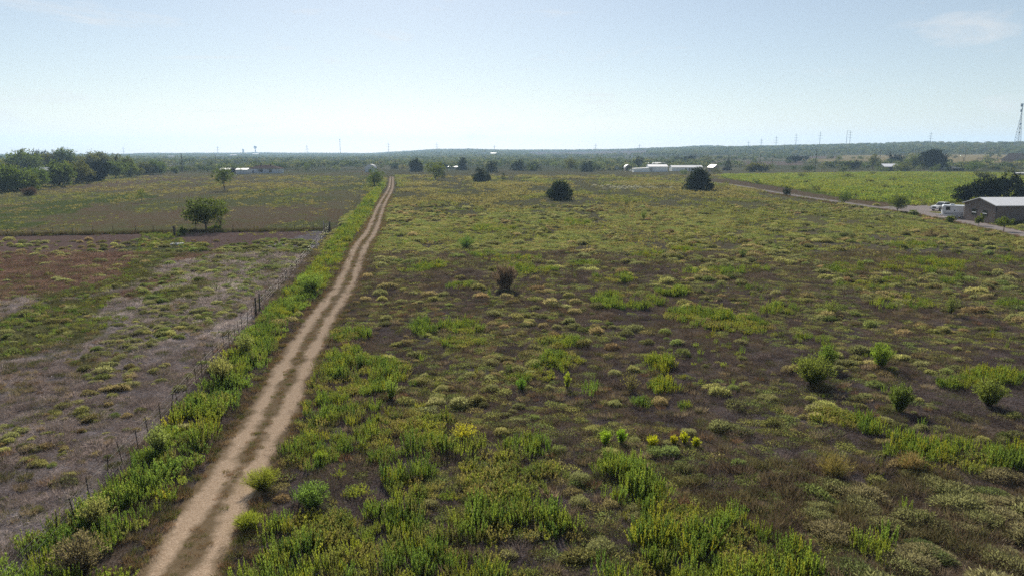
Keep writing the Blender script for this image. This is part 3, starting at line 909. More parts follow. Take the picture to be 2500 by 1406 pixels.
def cushions():
    rng = np.random.default_rng(31)
    lo = flat(1250, 1406)[1] - 1
    y = lo + (205 - lo) * rng.random(60000) ** 0.8
    x = (rng.random(60000) - 0.5) * 2 * (y * 0.80 + 4)
    q = road_free(np.column_stack([x, y]), 2.3)
    x, y = q[:, 0], q[:, 1]
    left = x < fence_x(y) - 0.7
    verge = (~left) & (x < np.interp(y, _rl[:, 1], _rl[:, 0]))
    k1 = fbm(x / 5, y / 8, 301, 3); k2 = fbm(x / 22, y / 40, 302, 2)
    p = np.clip((k1 - 0.40) * 3.2, 0, 1) * np.clip((k2 - 0.22) * 2.6, 0.12, 1) * 0.62
    p *= np.clip(0.40 + y / 75, 0, 1)
    pl = np.where(inpoly(x, y, LM1), 0.62, np.where(inpoly(x, y, LM2), 0.75 * (k1 > 0.43), 0.15)) * (y < XF_A[1] - 2)
    p = np.where(left, pl, p); p = np.where(verge, 0.02, p)
    stand = np.zeros(len(x), bool)
    for poly, *_ in STANDS: stand |= inpoly(x, y, gpoly(poly))
    p[stand] *= 0.6
    br = inpoly(x, y, BR); p[br] = 0
    q = q[rng.random(len(q)) < p]
    # thin out crowding near the camera
    x, y = q[:, 0], q[:, 1]; n = len(q)
    s = (0.36 + 0.92 * rng.random(n) ** 1.9) * np.clip(0.74 + y / 120, 0.8, 1.6) * np.where(x < fence_x(y), 0.70, 0.92)
    sc3 = np.column_stack([s * (0.9 + 0.9 * rng.random(n) ** 2), s * (0.85 + 0.3 * rng.random(n)), s * (0.65 + 0.5 * rng.random(n))])
    hue = fbm(x / 9, y / 16, 303, 2)
    c = np.where((hue > 0.53)[:, None], tone(n, rng, OLV, (5, 3, 1, 3, 0, 1.2)), tone(n, rng, OLV, (2, 4, 4, 1, 3, 0.3)))
    lf = (x < fence_x(y))
    c = np.where((lf & inpoly(x, y, LM1))[:, None], tone(n, rng, OLV, (1, 3, 3, 0, 5, 0)), c)
    c = c * (0.62 + 0.75 * rng.random((n, 1)))
    # the grey-green hummocks at the near edge of the field
    b = in_poly_points(BR, 0.55, rng); m = len(b)
    sb = 1.0 + 1.0 * rng.random(m)
    Q = np.concatenate([q, b])
    S = np.concatenate([sc3, np.column_stack([sb * 1.3, sb * 0.85, sb * 0.85])])
    C = np.concatenate([c, tone(m, rng, [(0.155, 0.150, 0.085), (0.170, 0.145, 0.100), (0.12, 0.14, 0.07)], (4, 3, 2))])
    # cushions one can point at in the photo
    named = [(1415, 1180, 0.98, 2), (1415, 1232, 0.85, 1), (1470, 1345, 1.05, 2), (1490, 1238, 0.72, 3), (1545, 1252, 0.75, 2), (1443, 1055, 0.75, 0), (1305, 1025, 0.62, 4), (1610, 985, 0.95, 3), (1500, 990, 0.80, 1),
             (1680, 1062, 0.9, 1), (1550, 1078, 0.62, 1), (1627, 1085, 0.52, 1), (1340, 950, 0.75, 1), (1545, 905, 0.85, 0), (1500, 915, 0.95, 1), (1335, 878, 0.8, 1), (1150, 920, 0.9, 1), (1080, 955, 0.85, 1), (2180, 978, 0.8, 1), (1885, 975, 0.8, 1), (1790, 950, 0.8, 4), (1820, 940, 0.7, 1),
             (2250, 1045, 0.7, 1), (2400, 1075, 0.7, 0), (1490, 1115, 1.0, 0)]
    nq = np.array([flat(a, bb) for a, bb, *_ in named]); ns = np.array([v[2] for v in named]); nc = np.array([OLV[v[3]] for v in named])
    Q = np.concatenate([nq, Q]); S = np.concatenate([np.column_stack([ns * 1.15, ns * 1.15, ns * 1.35]), S]); C = np.concatenate([nc * 1.25, C])
    n = len(Q)
    pos = np.column_stack([Q, zg(Q[:, 0], Q[:, 1]) - 0.03])
    idx = rng.integers(0, len(MOUNDS), n); rz = rng.random(n) * 6.283
    rz[len(nq) + len(q):] = -0.5 + 0.4 * rng.normal(size=m)
    zc = Q[:, 1] * CT + CAM_H * ST
    u = 1250 + FPX * Q[:, 0] / zc
    v = 703 + FPX * (CAM_H * CT - Q[:, 1] * ST) / zc
    vis = (u > -20) & (u < 2520) & (v < 1420)
    app = S[:, 0] / zc * vis; app[:len(nq)] = 9
    order = np.argsort(-app)
    pick = order[:300]; rest = order[300:]
    words = ["olive-yellow", "grey-olive", "dull olive", "tan", "fresh green", "rust-brown"]
    marks = [(1985, 940, "the sprawling grey-green shrub"), (2195, 1006, "the dense dark green shrub"), (2149, 900, "the bright green stemmed shrub"), (1232, 708, "the red-brown grass clump"), (1137, 607, "the spiky dark shrub"), (1365, 489, "the lopsided juniper"),
             (1680, 1088, "the row of yellow weeds"), (1555, 1218, "the round green weed stand"), (2035, 1168, "the yellow straw tussock"), (2322, 768, "the airy thin-stemmed shrub"), (1530, 738, "the long mid-field weed stand"), (1760, 785, "the slanting weed strip"), (2250, 652, "the yellow-green weed stand"),
             (760, 716, "the round verge bush"), (540, 938, "the dead-stalked fence bush"), (506, 565, "the mesquite pair"), (428, 598, "the rubble heap"), (2060, 1030, "the near weed strip"), (652, 757, "the timber posts of the track fence"), (2414, 992, "the loose grey-green shrub"), (640, 1198, "the lime plume bush"),
             (2262, 1262, "the near-corner weed row"), (2130, 1345, "the tall near-corner weeds"), (1705, 467, "the cone-shaped juniper"), (1540, 958, "the sparse twiggy bush"), (1372, 884, "the bright weeds past the mop-headed weed"), (1813, 630, "the small dark upright shrub"), (120, 800, "the left green weed strip"), (2222, 1150, "the pale straw tussock"), (1905, 478, "the squat lane juniper"), (240, 1290, "the brown-tipped fence bush")]
    mk_xy = np.array([flat(a, b_) for a, b_, _ in marks])
    rows = []
    for i in pick:
        w = words[int(np.argmin(((np.array(OLV) / np.linalg.norm(OLV, axis=1, keepdims=True) - C[i] / np.linalg.norm(C[i])) ** 2).sum(1)))]
        size = "broad" if S[i, 0] > 1.15 else ("small" if S[i, 0] < 0.7 else "rounded")
        dd = np.hypot(mk_xy[:, 0] - Q[i, 0], (mk_xy[:, 1] - Q[i, 1]) * 0.6)
        j = int(np.argmin(dd)); dx, dy = Q[i] - mk_xy[j]
        side = ("right of " if dx > 0 else "left of ") if abs(dx) > abs(dy) * 0.6 else ("behind " if dy > 0 else "in front of ")
        rows.append((f"{size} {w} cushion weed {side}{marks[j][2]}", float(dd[j]), i))
    nth = ["", "second-nearest ", "third-nearest ", "fourth-nearest ", "fifth-nearest ", "sixth-nearest ", "seventh-nearest ", "eighth-nearest ", "ninth-nearest ", "tenth-nearest ", "eleventh-nearest ", "twelfth-nearest "]
    seen = {}
    for lb, _d, i in sorted(rows, key=lambda t: t[1]):
        k = seen.get(lb, 0); seen[lb] = k + 1
        o = link("cushion_weed", HUMMOCKS[idx[i] % 5] if (i >= len(nq) + len(q) or i < len(nq)) else MOUNDS[idx[i]], None, pos[i], rz[i], [float(t) for t in S[i]])
        o["col"] = [float(t) for t in C[i]]
        tag(o, nth[min(k, 11)] + lb, "weed", "cushion weeds dotted over the pasture")
    scatter("cushion_weeds_far", pos[rest], rz[rest], S[rest], idx[rest], C[rest], MOUNDS, "olive and tan cushion weeds dotting the farther pasture", "weeds")
    return n


print("cushions", cushions())


def low_cover():
    rng = np.random.default_rng(41)
    # yellow-green mats hugging the soil
    lo = flat(1250, 1406)[1] - 1
    y = lo + (190 - lo) * rng.random(60000) ** 0.75
    x = (rng.random(60000) - 0.5) * 2 * (y * 0.80 + 4)
    q = road_free(np.column_stack([x, y]), 2.2)
    q = q[q[:, 0] > fence_x(q[:, 1]) + 1]
    k = fbm(q[:, 0] / 4, q[:, 1] / 7, 401, 3) * 0.6 + fbm(q[:, 0] / 14, q[:, 1] / 24, 402, 2) * 0.4
    q = q[rng.random(len(q)) < np.clip((k - 0.44) * 6, 0.03, 0.9)]; n = len(q)
    s = (0.35 + 0.85 * rng.random(n)) * np.clip(q[:, 1] / 70, 1, 2.0)
    scatter("mat_weeds", np.column_stack([q, zg(q[:, 0], q[:, 1]) - 0.01]), rng.random(n) * 6.283, np.column_stack([s * 1.2, s, s]), rng.integers(0, 4, n), tone(n, rng, [(0.175, 0.172, 0.070), (0.140, 0.150, 0.062), (0.180, 0.158, 0.080), (0.120, 0.138, 0.060)], (3, 3, 2, 3)), MATS,
            "flat yellow-green mats creeping over bare soil", "ground cover")
    # dead litter and twigs on the soil
    y = lo + (105 - lo) * rng.random(30000) ** 0.8
    x = (rng.random(30000) - 0.5) * 2 * (y * 0.80 + 4)
    q = road_free(np.column_stack([x, y]), 1.7); n = len(q)
    c = ground_colour(q[:, 0], q[:, 1]) * (0.65 + 1.1 * rng.random((n, 1)) ** 1.5)
    gl = rng.random(n) < 0.12
    c[gl] = tone(n, rng, [(0.15, 0.14, 0.065), (0.12, 0.13, 0.05)], (1, 1))[gl]
    s = (0.7 + 0.7 * rng.random(n)) * np.clip(q[:, 1] / 60, 1, 1.7)
    tw = rng.random(n) < 0.25
    scatter("plant_litter", np.column_stack([q, zg(q[:, 0], q[:, 1])]), rng.random(n) * 6.283, s, np.where(tw, rng.integers(6, 10, n), rng.integers(0, 6, n)), c, LITTER + TWIGS,
            "dead twigs and grey plant litter lying on the soil", "ground cover")
    # short dry grass: road edges, the crown of the track, the near corner, the mown strip
    P, C, S = [], [], []
    rl = catmull(road_pts, 1.0)
    rl = rl[rl[:, 1] < 260]
    for p in rl:
        for k in range(16):
            off = rng.normal() * 0.22
            if rng.random() < 0.66: off = (1 if rng.random() < 0.5 else -1) * (1.5 + abs(rng.normal()) * 0.55)
            t = p + np.array([off, rng.random() - 0.5])
            if abs(off) < 0.6 and t[1] > 60 and (fbm(np.array([t[0] / 2]), np.array([t[1] / 5]), 77, 2)[0] < 0.42): continue
            P.append(t); S.append((0.45 if abs(off) < 0.6 else 0.7) * (0.6 + 0.7 * rng.random()))
            C.append([(0.20, 0.14, 0.085), (0.15, 0.135, 0.06), (0.12, 0.135, 0.045), (0.22, 0.165, 0.105)][rng.integers(0, 4)])
    lane = catmull(_ll, 1.0)
    for t in range(1000):
        f = lane[rng.integers(0, len(lane))] + np.array([-0.45, -1.0]) * (4.6 + 2.2 * rng.random()) * np.array([1.6, 0.4]) + rng.normal(size=2) * .5
        P.append(f); S.append(0.6 + 1.0 * rng.random()); C.append([(0.17, 0.12, 0.07), (0.13, 0.115, 0.05), (0.10, 0.12, 0.036), (0.21, 0.15, 0.095)][rng.integers(0, 4)])
    for t in rng.random(520):
        f = XF_A + (XF_B - XF_A) * t + rng.normal(size=2) * np.array([.3, .55])
        P.append(f); S.append(1.3 + 1.0 * rng.random()); C.append([(0.09, 0.08, 0.045), (0.13, 0.11, 0.065), (0.095, 0.11, 0.04)][rng.integers(0, 3)])
    b = in_poly_points(OPEN_BR, 4.5, rng)
    b = b[(fbm(b[:, 0] / 2, b[:, 1] / 2, 88, 3) > 0.44)]
    P += list(b); S += list(0.7 + 0.9 * rng.random(len(b))); C += list(tone(len(b), rng, [(0.15, 0.122, 0.078), (0.19, 0.158, 0.105), (0.13, 0.122, 0.062), (0.115, 0.09, 0.07)], (3, 2, 4, 3)))
    y_ = lo + (120 - lo) * rng.random(9000) ** 0.85
    d_ = np.column_stack([(rng.random(9000) - 0.5) * 2 * (y_ * 0.80 + 4), y_])
    d_ = road_free(d_, 2.2); d_ = d_[fbm(d_[:, 0] / 6, d_[:, 1] / 9, 611, 3) > 0.52]
    P += list(d_); S += list(0.4 + 0.8 * rng.random(len(d_))); C += list(tone(len(d_), rng, [(0.27, 0.225, 0.15), (0.17, 0.15, 0.085), (0.09, 0.10, 0.045), (0.20, 0.13, 0.085)], (3, 3, 3, 1)))
    q = np.array(P); n = len(q)
    scatter("dry_grass", np.column_stack([q, zg(q[:, 0], q[:, 1])]), rng.random(n) * 6.283, np.array(S), rng.integers(0, 5, n), np.array(C), TUFTS, "short dry grass along the track and over the near corner", "grass")
    return n


print("low", low_cover())


# --- far woods
def far_tree(rng, n=150, k=7):
    parts = []
    for i in range(k):
        a = rng.random() * 6.283; q = 0.36 * math.sqrt(rng.random())
        c = np.array([q * math.cos(a), q * math.sin(a), 0.30 + 0.40 * rng.random()])
        d = sph(rng, n // k, -0.6); m = len(d)
        C = c + d * (0.24 * (0.7 + 0.4 * rng.random()))
        parts.append(blades(C, d + rng.normal(size=(m, 3)) * 0.9, 0.17, 0.13, rng))
    return cat_soup(parts)


M_SCRUB = leaf_mat("scrub_leaf", attr=True, trans=0.3, var=0.5)
FAR_TREES = [mk("far_tree", far_tree(rng), M_SCRUB) for _ in range(7)]


def far_woods():
    rng = np.random.default_rng(61)
    P, S, C = [], [], []
    for n, r0, r1 in ((52000, 600, 2700), (70000, 1400, 5600)):
        az = (rng.random(n) - 0.5) * 2 * math.radians(43)
        r = np.sqrt(r0 ** 2 + (r1 ** 2 - r0 ** 2) * rng.random(n) ** (1.5 if r0 < 1000 else 1.15))
        x, y = r * np.sin(az), r * np.cos(az)
        R3 = np.interp(az, _caz, _R3); R4 = np.interp(az, _caz, _R4); xp = 1250 + FPX * np.tan(az) / CT
        hill = r > R3
        k = fbm(x / 120, y / 220, 501, 3)
        p = np.where(hill, 0.95, np.where(xp < 1500, np.clip((k - 0.43) * 5, 0.05, 0.8), np.clip((k - 0.50) * 4, 0.02, 0.6)))
        p = np.where(field_mask(xp, r, R3, R4) | tan_mask(xp, r), 0.015, p)
        p = np.where((r < 720) & (xp > 420), p * 0.35, p)
        p = np.where(inpoly(x, y, PLOT), 0, p)
        p = np.where((r > R4 + 60) | ((r0 > 1000) & ~hill) | ((r0 < 1000) & hill), 0, p)
        keep = rng.random(n) < p
        x, y, r = x[keep], y[keep], r[keep]; m = len(x)
        h = (3.2 + 4.0 * rng.random(m) ** 1.4) * np.where(r > 1500, 1.25, 1.0)
        w = h * (0.9 + 0.7 * rng.random(m)) * np.where(r > 2000, 1.7, 1.1)
        P.append(np.column_stack([x, y, zg(x, y) - h * 0.06])); w = w * 0.9; S.append(np.column_stack([w, w, h]))
        C.append(tone(m, rng, [(0.095, 0.115, 0.055), (0.14, 0.15, 0.08), (0.058, 0.074, 0.038), (0.17, 0.16, 0.10)], (4, 3, 2.5, 1.5)))
    P = np.concatenate(P); S = np.concatenate(S); C = np.concatenate(C); n = len(P)
    scatter("distant_woods", P, rng.random(n) * 6.283, S, rng.integers(0, 7, n), C, FAR_TREES, "bluish scrub woods spreading over the valley and the far ridge", "woods")
    return n


print("woods", far_woods())

# ------------------------------------------------------------------ trees and shrubs
def lobed_crown(rng, lobes, n, size, shell=0.75, up=-0.7, spray=0.0):
    """lobes: (x, y, z, rx, ry, rz) -> soup of small leaves clumped on the lobes"""
    parts = []
    vol = np.array([(l[3] * l[4] + l[3] * l[5] + l[4] * l[5]) for l in lobes]); vol = vol / vol.sum()
    for l, f in zip(lobes, vol):
        m = max(12, int(n * f))
        d = sph(rng, m, up); m = len(d)
        # sprigs: leaves gather round sub-centres, so the outline stays uneven
        k = max(4, m // 22)
        sd = sph(rng, k, up)[:k]; k = len(sd)
        sr = shell + (1.12 - shell) * rng.random(k)
        own = rng.integers(0, k, m)
        d2 = sd[own] * sr[own][:, None] + rng.normal(size=(m, 3)) * (0.20 + 0.08 * spray)
        C = np.array(l[:3]) + d2 * np.array(l[3:6])
        C[:, 2] = np.maximum(C[:, 2], 0.03)
        D = d2 + rng.normal(size=(m, 3)) * 0.9 + np.array([0, 0, spray])
        parts.append(blades(C, D, size * (1 + 0.45 * spray) * (0.7 + 0.7 * rng.random(m)), size * 0.55 * (0.7 + 0.6 * rng.random(m)), rng))
    return cat_soup(parts)


def limb_mesh(rng, base_r, H0, tops, lean=(0, 0), forks=None):
    mb = MB()
    fork = (lean[0] * 0.5, lean[1] * 0.5, H0)
    mb.tube([(0, 0, -0.15), (lean[0] * 0.2, lean[1] * 0.2, H0 * 0.5), fork], [base_r * 1.25, base_r, base_r * 0.8], 7)
    for t in tops:
        mid = ((fork[0] + t[0]) / 2 + rng.normal() * 0.06 * H0, (fork[1] + t[1]) / 2 + rng.normal() * 0.06 * H0, (fork[2] * 0.45 + t[2] * 0.55))
        mb.tube([fork, mid, t], [base_r * 0.6, base_r * 0.4, base_r * 0.12], 5)
    return mb


def tree(label, px, py, w, h, kind='round', mat=None, n=1500, seed=1, name=None, cat="tree", group=None, clear=None, lean=0.0, depth=None):
    """a tree whose trunk stands at photo pixel (px, py), w x h photo pixels in size"""
    rng = np.random.default_rng(seed * 7919 + int(px) * 13 + int(py))
    p = G(px, py); k = ppm(p)
    W, H = w / k, h / k
    mats = {'juniper': M_LEAF_DARK, 'cone': M_LEAF_DARK, 'dome': M_LEAF_DARK, 'round': M_LEAF_MID, 'open': M_LEAF_MID, 'willow': M_LEAF_LIGHT, 'oak': M_LEAF_OAK, 'bush': M_LEAF_MID, 'umbrella': M_LEAF_MID}
    mat = mat or mats[kind]
    names = {'juniper': 'juniper', 'cone': 'juniper', 'dome': 'juniper', 'round': 'tree', 'open': 'mesquite_tree', 'willow': 'tree', 'oak': 'oak_tree', 'bush': 'shrub', 'umbrella': 'mesquite_tree'}
    Dp = W * (depth or 0.9)
    lobes = []
    def L_(x, y, z, r, q=0.8): lobes.append((x * W / 2, y * Dp / 2, z * H, r * W / 2, r * Dp / 2, r * W / 2 * q))
    if kind in ('juniper', 'cone', 'dome'):
        rows = {'cone': [(0.12, .78, 7), (0.34, .66, 6), (0.56, .44, 5), (0.76, .24, 3), (0.92, .07, 1)], 'juniper': [(0.14, .74, 7), (0.36, .72, 7), (0.58, .54, 5), (0.78, .30, 3), (0.90, .1, 1)],
                'dome': [(0.16, .80, 8), (0.42, .80, 8), (0.66, .56, 5), (0.82, .2, 2)]}[kind]
        for z, rad, c in rows:
            for i in range(c):
                a = 6.283 * i / c + rng.random() * 0.9
                q = rad * (0.5 + 0.35 * rng.random())
                L_(q * math.cos(a), q * math.sin(a), z + rng.normal() * 0.05, (0.20 + 0.20 * rng.random()) if z < 0.85 else 0.13, min(0.9, 0.24 * H / (W / 2) / 0.34 + 0.2))
        H0, n_up = H * 0.2, -0.9
    else:
        clear = {'round': 0.18, 'open': 0.30, 'willow': 0.16, 'oak': 0.08, 'bush': 0.0, 'umbrella': 0.38}[kind] if clear is None else clear
        c = {'round': 11, 'open': 12, 'willow': 12, 'oak': 16, 'bush': 9, 'umbrella': 15}[kind]
        rr = {'round': 0.42, 'open': 0.33, 'willow': 0.36, 'oak': 0.38, 'bush': 0.42, 'umbrella': 0.27}[kind]
        for i in range(c):
            d = rng.normal(size=3); d /= np.linalg.norm(d)
            q = rng.random() ** 0.4 * 0.70
            zc = (1 + clear) / 2 + d[2] * q * (1 - clear) / 2
            r_ = rr * (0.75 + 0.5 * rng.random())
            q_ = min(1.1, (1 - clear) * H / W * 1.25)
            L_(d[0] * q + lean * (zc - 0.3), d[1] * q, min(zc, 1 - r_ * q_ * W / 2 / H * 0.8), r_, q_)
        H0, n_up = H * max(clear, 0.12), -1.0
    size = max(0.20, W / 22.0) if kind not in ('juniper', 'cone', 'dome', 'oak') else max(0.20, W / 18.0)
    n = int(n * (1.15 if kind in ('umbrella', 'open') else 1.9))
    t = thing(name or names[kind], label, cat, p - np.array([0, 0, 0.02]), 0, group)
    tops = [(l[0] * 0.9, l[1] * 0.9, l[2]) for l in lobes[::2]][:7]
    br = max(0.06, W * 0.022) if kind != 'bush' else 0.05
    limb_mesh(rng, br, H0 * 1.1, tops, (lean * W * 0.1, 0)).build("trunk" if kind != 'bush' else "stem", M_BARK, t)
    link("crown", mk("crown", lobed_crown(rng, lobes, n, size, 0.7, n_up, 1.0 if kind in ('juniper', 'cone') else (0.4 if kind == 'dome' else 0.0)), mat), t)
    return t


T = tree
# junipers and trees standing in the right field
T("large dark juniper with a lopsided peak, alone in mid field", 1365, 489, 66, 39, 'juniper', n=2300, seed=3)
T("large dark cone-shaped juniper beside the lane's left verge", 1705, 467, 74, 52, 'cone', n=2800, seed=4)
T("low dark dome-shaped juniper in front of the track-end trees", 1175, 446, 52, 27, 'dome', n=1800, seed=5)
T("round dark juniper behind the low dome-shaped one", 1200, 422, 37, 27, 'dome', n=1400, seed=6)
T("dark juniper with a pointed top beside the long white roof", 1130, 416, 34, 28, 'cone', n=1400, seed=7)
T("broad ragged dark juniper left of the pale green tree", 1016, 420, 42, 29, 'juniper', n=1500, seed=8)
T("flat dark juniper peeping out behind the pale green tree", 1083, 411, 26, 13, 'dome', n=800, seed=9)
T("wide dark juniper, left one of the joined pair by the skyline", 1265, 417, 42, 24, 'dome', n=1300, seed=10)
T("smaller dark juniper, right one of the joined pair by the skyline", 1302, 418, 36, 19, 'dome', n=1000, seed=11)
T("leaning pale green tree right of the track's end", 1063, 441, 52, 44, 'willow', n=1900, seed=12, lean=0.25)
T("small dark juniper leaning on the pale green tree", 1081, 436, 18, 20, 'juniper', n=600, seed=13)
T("thin young juniper between the dome juniper and the big one", 1229, 443, 15, 23, 'cone', n=600, seed=14)
T("bushy dark green tree hard against the track's left side", 915, 458, 46, 44, 'round', n=1900, seed=15, clear=0.05)
T("tall thin juniper behind the arched shed", 929, 411, 9, 16, 'cone', n=300, seed=16)
T("low dark juniper at the end of the track", 965, 413, 26, 14, 'dome', n=600, seed=17)
T("thin grey-green tree above the end of the track", 984, 412, 20, 20, 'open', M_LEAF_OLIVE, n=500, seed=18)
T("olive tree, left one of the clump near the far pole", 1392, 418, 38, 33, 'round', M_LEAF_OLIVE, n=1300, seed=19)
T("dark round juniper in front of the olive tree clump", 1434, 420, 42, 24, 'dome', n=1200, seed=20)
T("dark green tree standing just past the olive clump", 1464, 406, 24, 20, 'round', n=700, seed=21)
T("pale feathery shrub beside the far pole", 1352, 408, 26, 14, 'bush', M_LEAF_LIGHT, n=500, seed=22)
T("dark dome juniper behind the white metal shed", 1561, 409, 33, 25, 'dome', n=1100, seed=23)
T("dark grove tree behind the long white mobile home, left part", 1658, 400, 34, 17, 'oak', n=700, seed=24)
T("dark grove tree behind the long white mobile home, right part", 1687, 400, 36, 20, 'oak', n=800, seed=25)
T("pale tree between the mobile home and the small shed", 1727, 402, 26, 22, 'willow', M_LEAF_OLIVE, n=700, seed=26)
T("dark pointed juniper over the flat trailer", 1778, 416, 24, 25, 'cone', n=900, seed=27)
T("small dark shrub at the shed's near corner", 1589, 420, 12, 12, 'bush', M_LEAF_DARK, n=300, seed=28)
T("low dark shrub in front of the barn-shaped shed, left", 1501, 418, 12, 9, 'bush', M_LEAF_DARK, n=260, seed=29)
T("low dark shrub in front of the barn-shaped shed, right", 1514, 417, 16, 11, 'bush', M_LEAF_DARK, n=300, seed=30)
T("grey-green shrub below the mobile home's window wall", 1672, 428, 30, 16, 'bush', n=600, seed=31)
T("grey-green shrub in front of the small gabled shed", 1748, 425, 30, 14, 'bush', M_LEAF_OLIVE, n=600, seed=32)
# along the lane and in the plot
T("squat dark juniper on the lane's near edge", 1920, 478, 25, 21, 'dome', n=1100, seed=33)
T("rounded leafy bush overhanging the gravel lane", 2062, 499, 34, 32, 'round', n=1400, seed=34, clear=0.04)
T("broad dark leafy tree leaning over the gravel lane", 2190, 519, 50, 42, 'round', n=2200, seed=35, clear=0.10, lean=0.2)
T("wide low tree before the tan barn's long wall", 2450, 566, 46, 40, 'umbrella', M_LEAF_LIGHT, n=1900, seed=36, clear=0.25)
T("small yellow-green sapling before the barn's gable wall", 2389, 552, 22, 26, 'round', M_LEAF_LIGHT, n=900, seed=37)
T("low leafy shrub below the camper trailer", 2322, 546, 27, 18, 'bush', M_LEAF_LIGHT, n=900, seed=38)
T("leafy weed bush between the lane tree and the trailer", 2232, 528, 24, 14, 'bush', M_LEAF_LIGHT, n=600, seed=39)
T("dark shrub on the lane's far verge", 1848, 450, 25, 16, 'bush', n=700, seed=40)
T("grey shrub by the mown strip", 1991, 470, 30, 20, 'bush', M_LEAF_OLIVE, n=700, seed=41)
T("twiggy shrub at the lane's upper end", 1775, 452, 22, 12, 'bush', M_LEAF_OLIVE, n=400, seed=42)
T("pale spreading shrub thicket left of the tall pole", 1845, 420, 74, 20, 'bush', M_LEAF_OLIVE, n=1400, seed=43, depth=0.5)
T("dark shrub rising from the pale thicket", 1851, 408, 26, 13, 'bush', M_LEAF_OAK, n=500, seed=44)
T("grey-green round shrub right of the pale thicket", 1883, 412, 22, 16, 'round', n=500, seed=45, clear=0.05)
T("dense dark mesquite clump on the brown field's edge", 1942, 398, 44, 18, 'oak', n=1000, seed=46)
T("smaller dark mesquite joined to the clump's right end", 1968, 396, 20, 16, 'oak', n=500, seed=47)
T("grey-green shrub right of the tall pole", 2006, 414, 24, 13, 'bush', M_LEAF_OLIVE, n=500, seed=48)
T("thin tree behind the tall pole", 1994, 400, 16, 14, 'open', n=300, seed=49)
T("rounded tree on the tan field's left end", 2047, 397, 23, 18, 'round', n=700, seed=50)
T("spreading dark shrub behind the junk yard's left end", 2079, 414, 46, 22, 'bush', M_LEAF_OAK, n=1000, seed=51)
T("tall ragged grey-green tree left of the lean-to", 2130, 414, 46, 40, 'open', M_LEAF_OLIVE, n=1500, seed=52, clear=0.15)
T("dark tree behind the lean-to roof", 2183, 402, 42, 26, 'oak', n=1100, seed=53)
T("grey-green bush at the lean-to's right end", 2210, 419, 40, 20, 'bush', M_LEAF_OLIVE, n=900, seed=54)
T("mid-sized leafy tree between the lean-to and the great dark tree", 2228, 412, 44, 36, 'round', n=1400, seed=55)
T("great dark spreading tree beside the old trailers", 2278, 415, 72, 46, 'oak', n=2800, seed=56, clear=0.1)
T("leafy shrub under the great dark tree", 2286, 419, 26, 18, 'bush', n=600, seed=57)
T("broad shrub right of the old trailers", 2376, 418, 44, 22, 'bush', n=1200, seed=58)
T("lone small dark juniper out on the tan field", 2332, 387, 14, 7, 'dome', n=300, seed=59)
T("pale little tree by the field fence", 2412, 391, 10, 9, 'round', M_LEAF_LIGHT, n=200, seed=60)
for i, (a, b, c, d, lb) in enumerate([(1960, 436, 26, 14, "grey shrub in the green plot below the tall pole"), (2070, 436, 30, 14, "shrub in the green plot under the junk yard"), (1968, 450, 18, 10, "faint grey shrub low in the green plot"),
                                    (2160, 462, 22, 12, "grey bush in the middle of the green plot"), (2120, 448, 26, 10, "flat grey shrub in the green plot"), (2180, 444, 24, 12, "dull shrub in the green plot near its far edge"), (2130, 428, 22, 10, "small shrub at the green plot's far edge"), (2400, 440, 60, 20, "wide olive shrub thicket behind the black trees"), (2470, 425, 60, 16, "olive shrub below the grey gabled barn")]):
    T(lb, a, b, c, d, 'bush', M_LEAF_OLIVE, n=600, seed=70 + i)
# black trees behind the tan barn
T("near-black oak behind the camper trailer", 2356, 497, 56, 44, 'oak', n=2000, seed=81, clear=0.02)
T("tall near-black oak behind the barn's ridge, left", 2403, 492, 76, 58, 'oak', n=2600, seed=82, clear=0.02)
T("tallest near-black oak behind the barn's ridge", 2450, 487, 74, 60, 'oak', n=2600, seed=83, clear=0.02)
T("near-black oak behind the barn at the picture's edge", 2495, 492, 60, 46, 'oak', n=2000, seed=84, clear=0.02)
# left pasture
T("mesquite with wide low crown, left of the pair by the cross fence", 504, 565, 106, 82, 'round', n=2000, seed=91, clear=0.16, lean=-0.1)
T("smaller mesquite, right of the pair by the cross fence", 540, 561, 50, 70, 'round', n=1300, seed=92, clear=0.18, lean=0.1)
T("lone mesquite with crown leaning towards the sheds", 549, 467, 58, 60, 'open', n=2400, seed=93, clear=0.28, lean=-0.5)
T("thin young tree alone in the left pasture", 346, 496, 30, 36, 'open', M_LEAF_LIGHT, n=700, seed=94, clear=0.32)
T("small round dark tree right of the ranch house", 752, 420, 20, 23, 'round', n=800, seed=95, clear=0.2)
T("small pale tree right of the ranch house", 729, 423, 17, 17, 'open', M_LEAF_OLIVE, n=400, seed=96)
T("thin pale tree in front of the ranch sheds", 588, 426, 17, 24, 'open', M_LEAF_LIGHT, n=400, seed=97)
T("green shrub at the mesquite pair's foot", 522, 562, 40, 14, 'bush', M_LEAF_LIGHT, n=700, seed=98)
T("low leafy bush beside the thick fence post", 447, 575, 24, 20, 'bush', M_LEAF_LIGHT, n=600, seed=99)
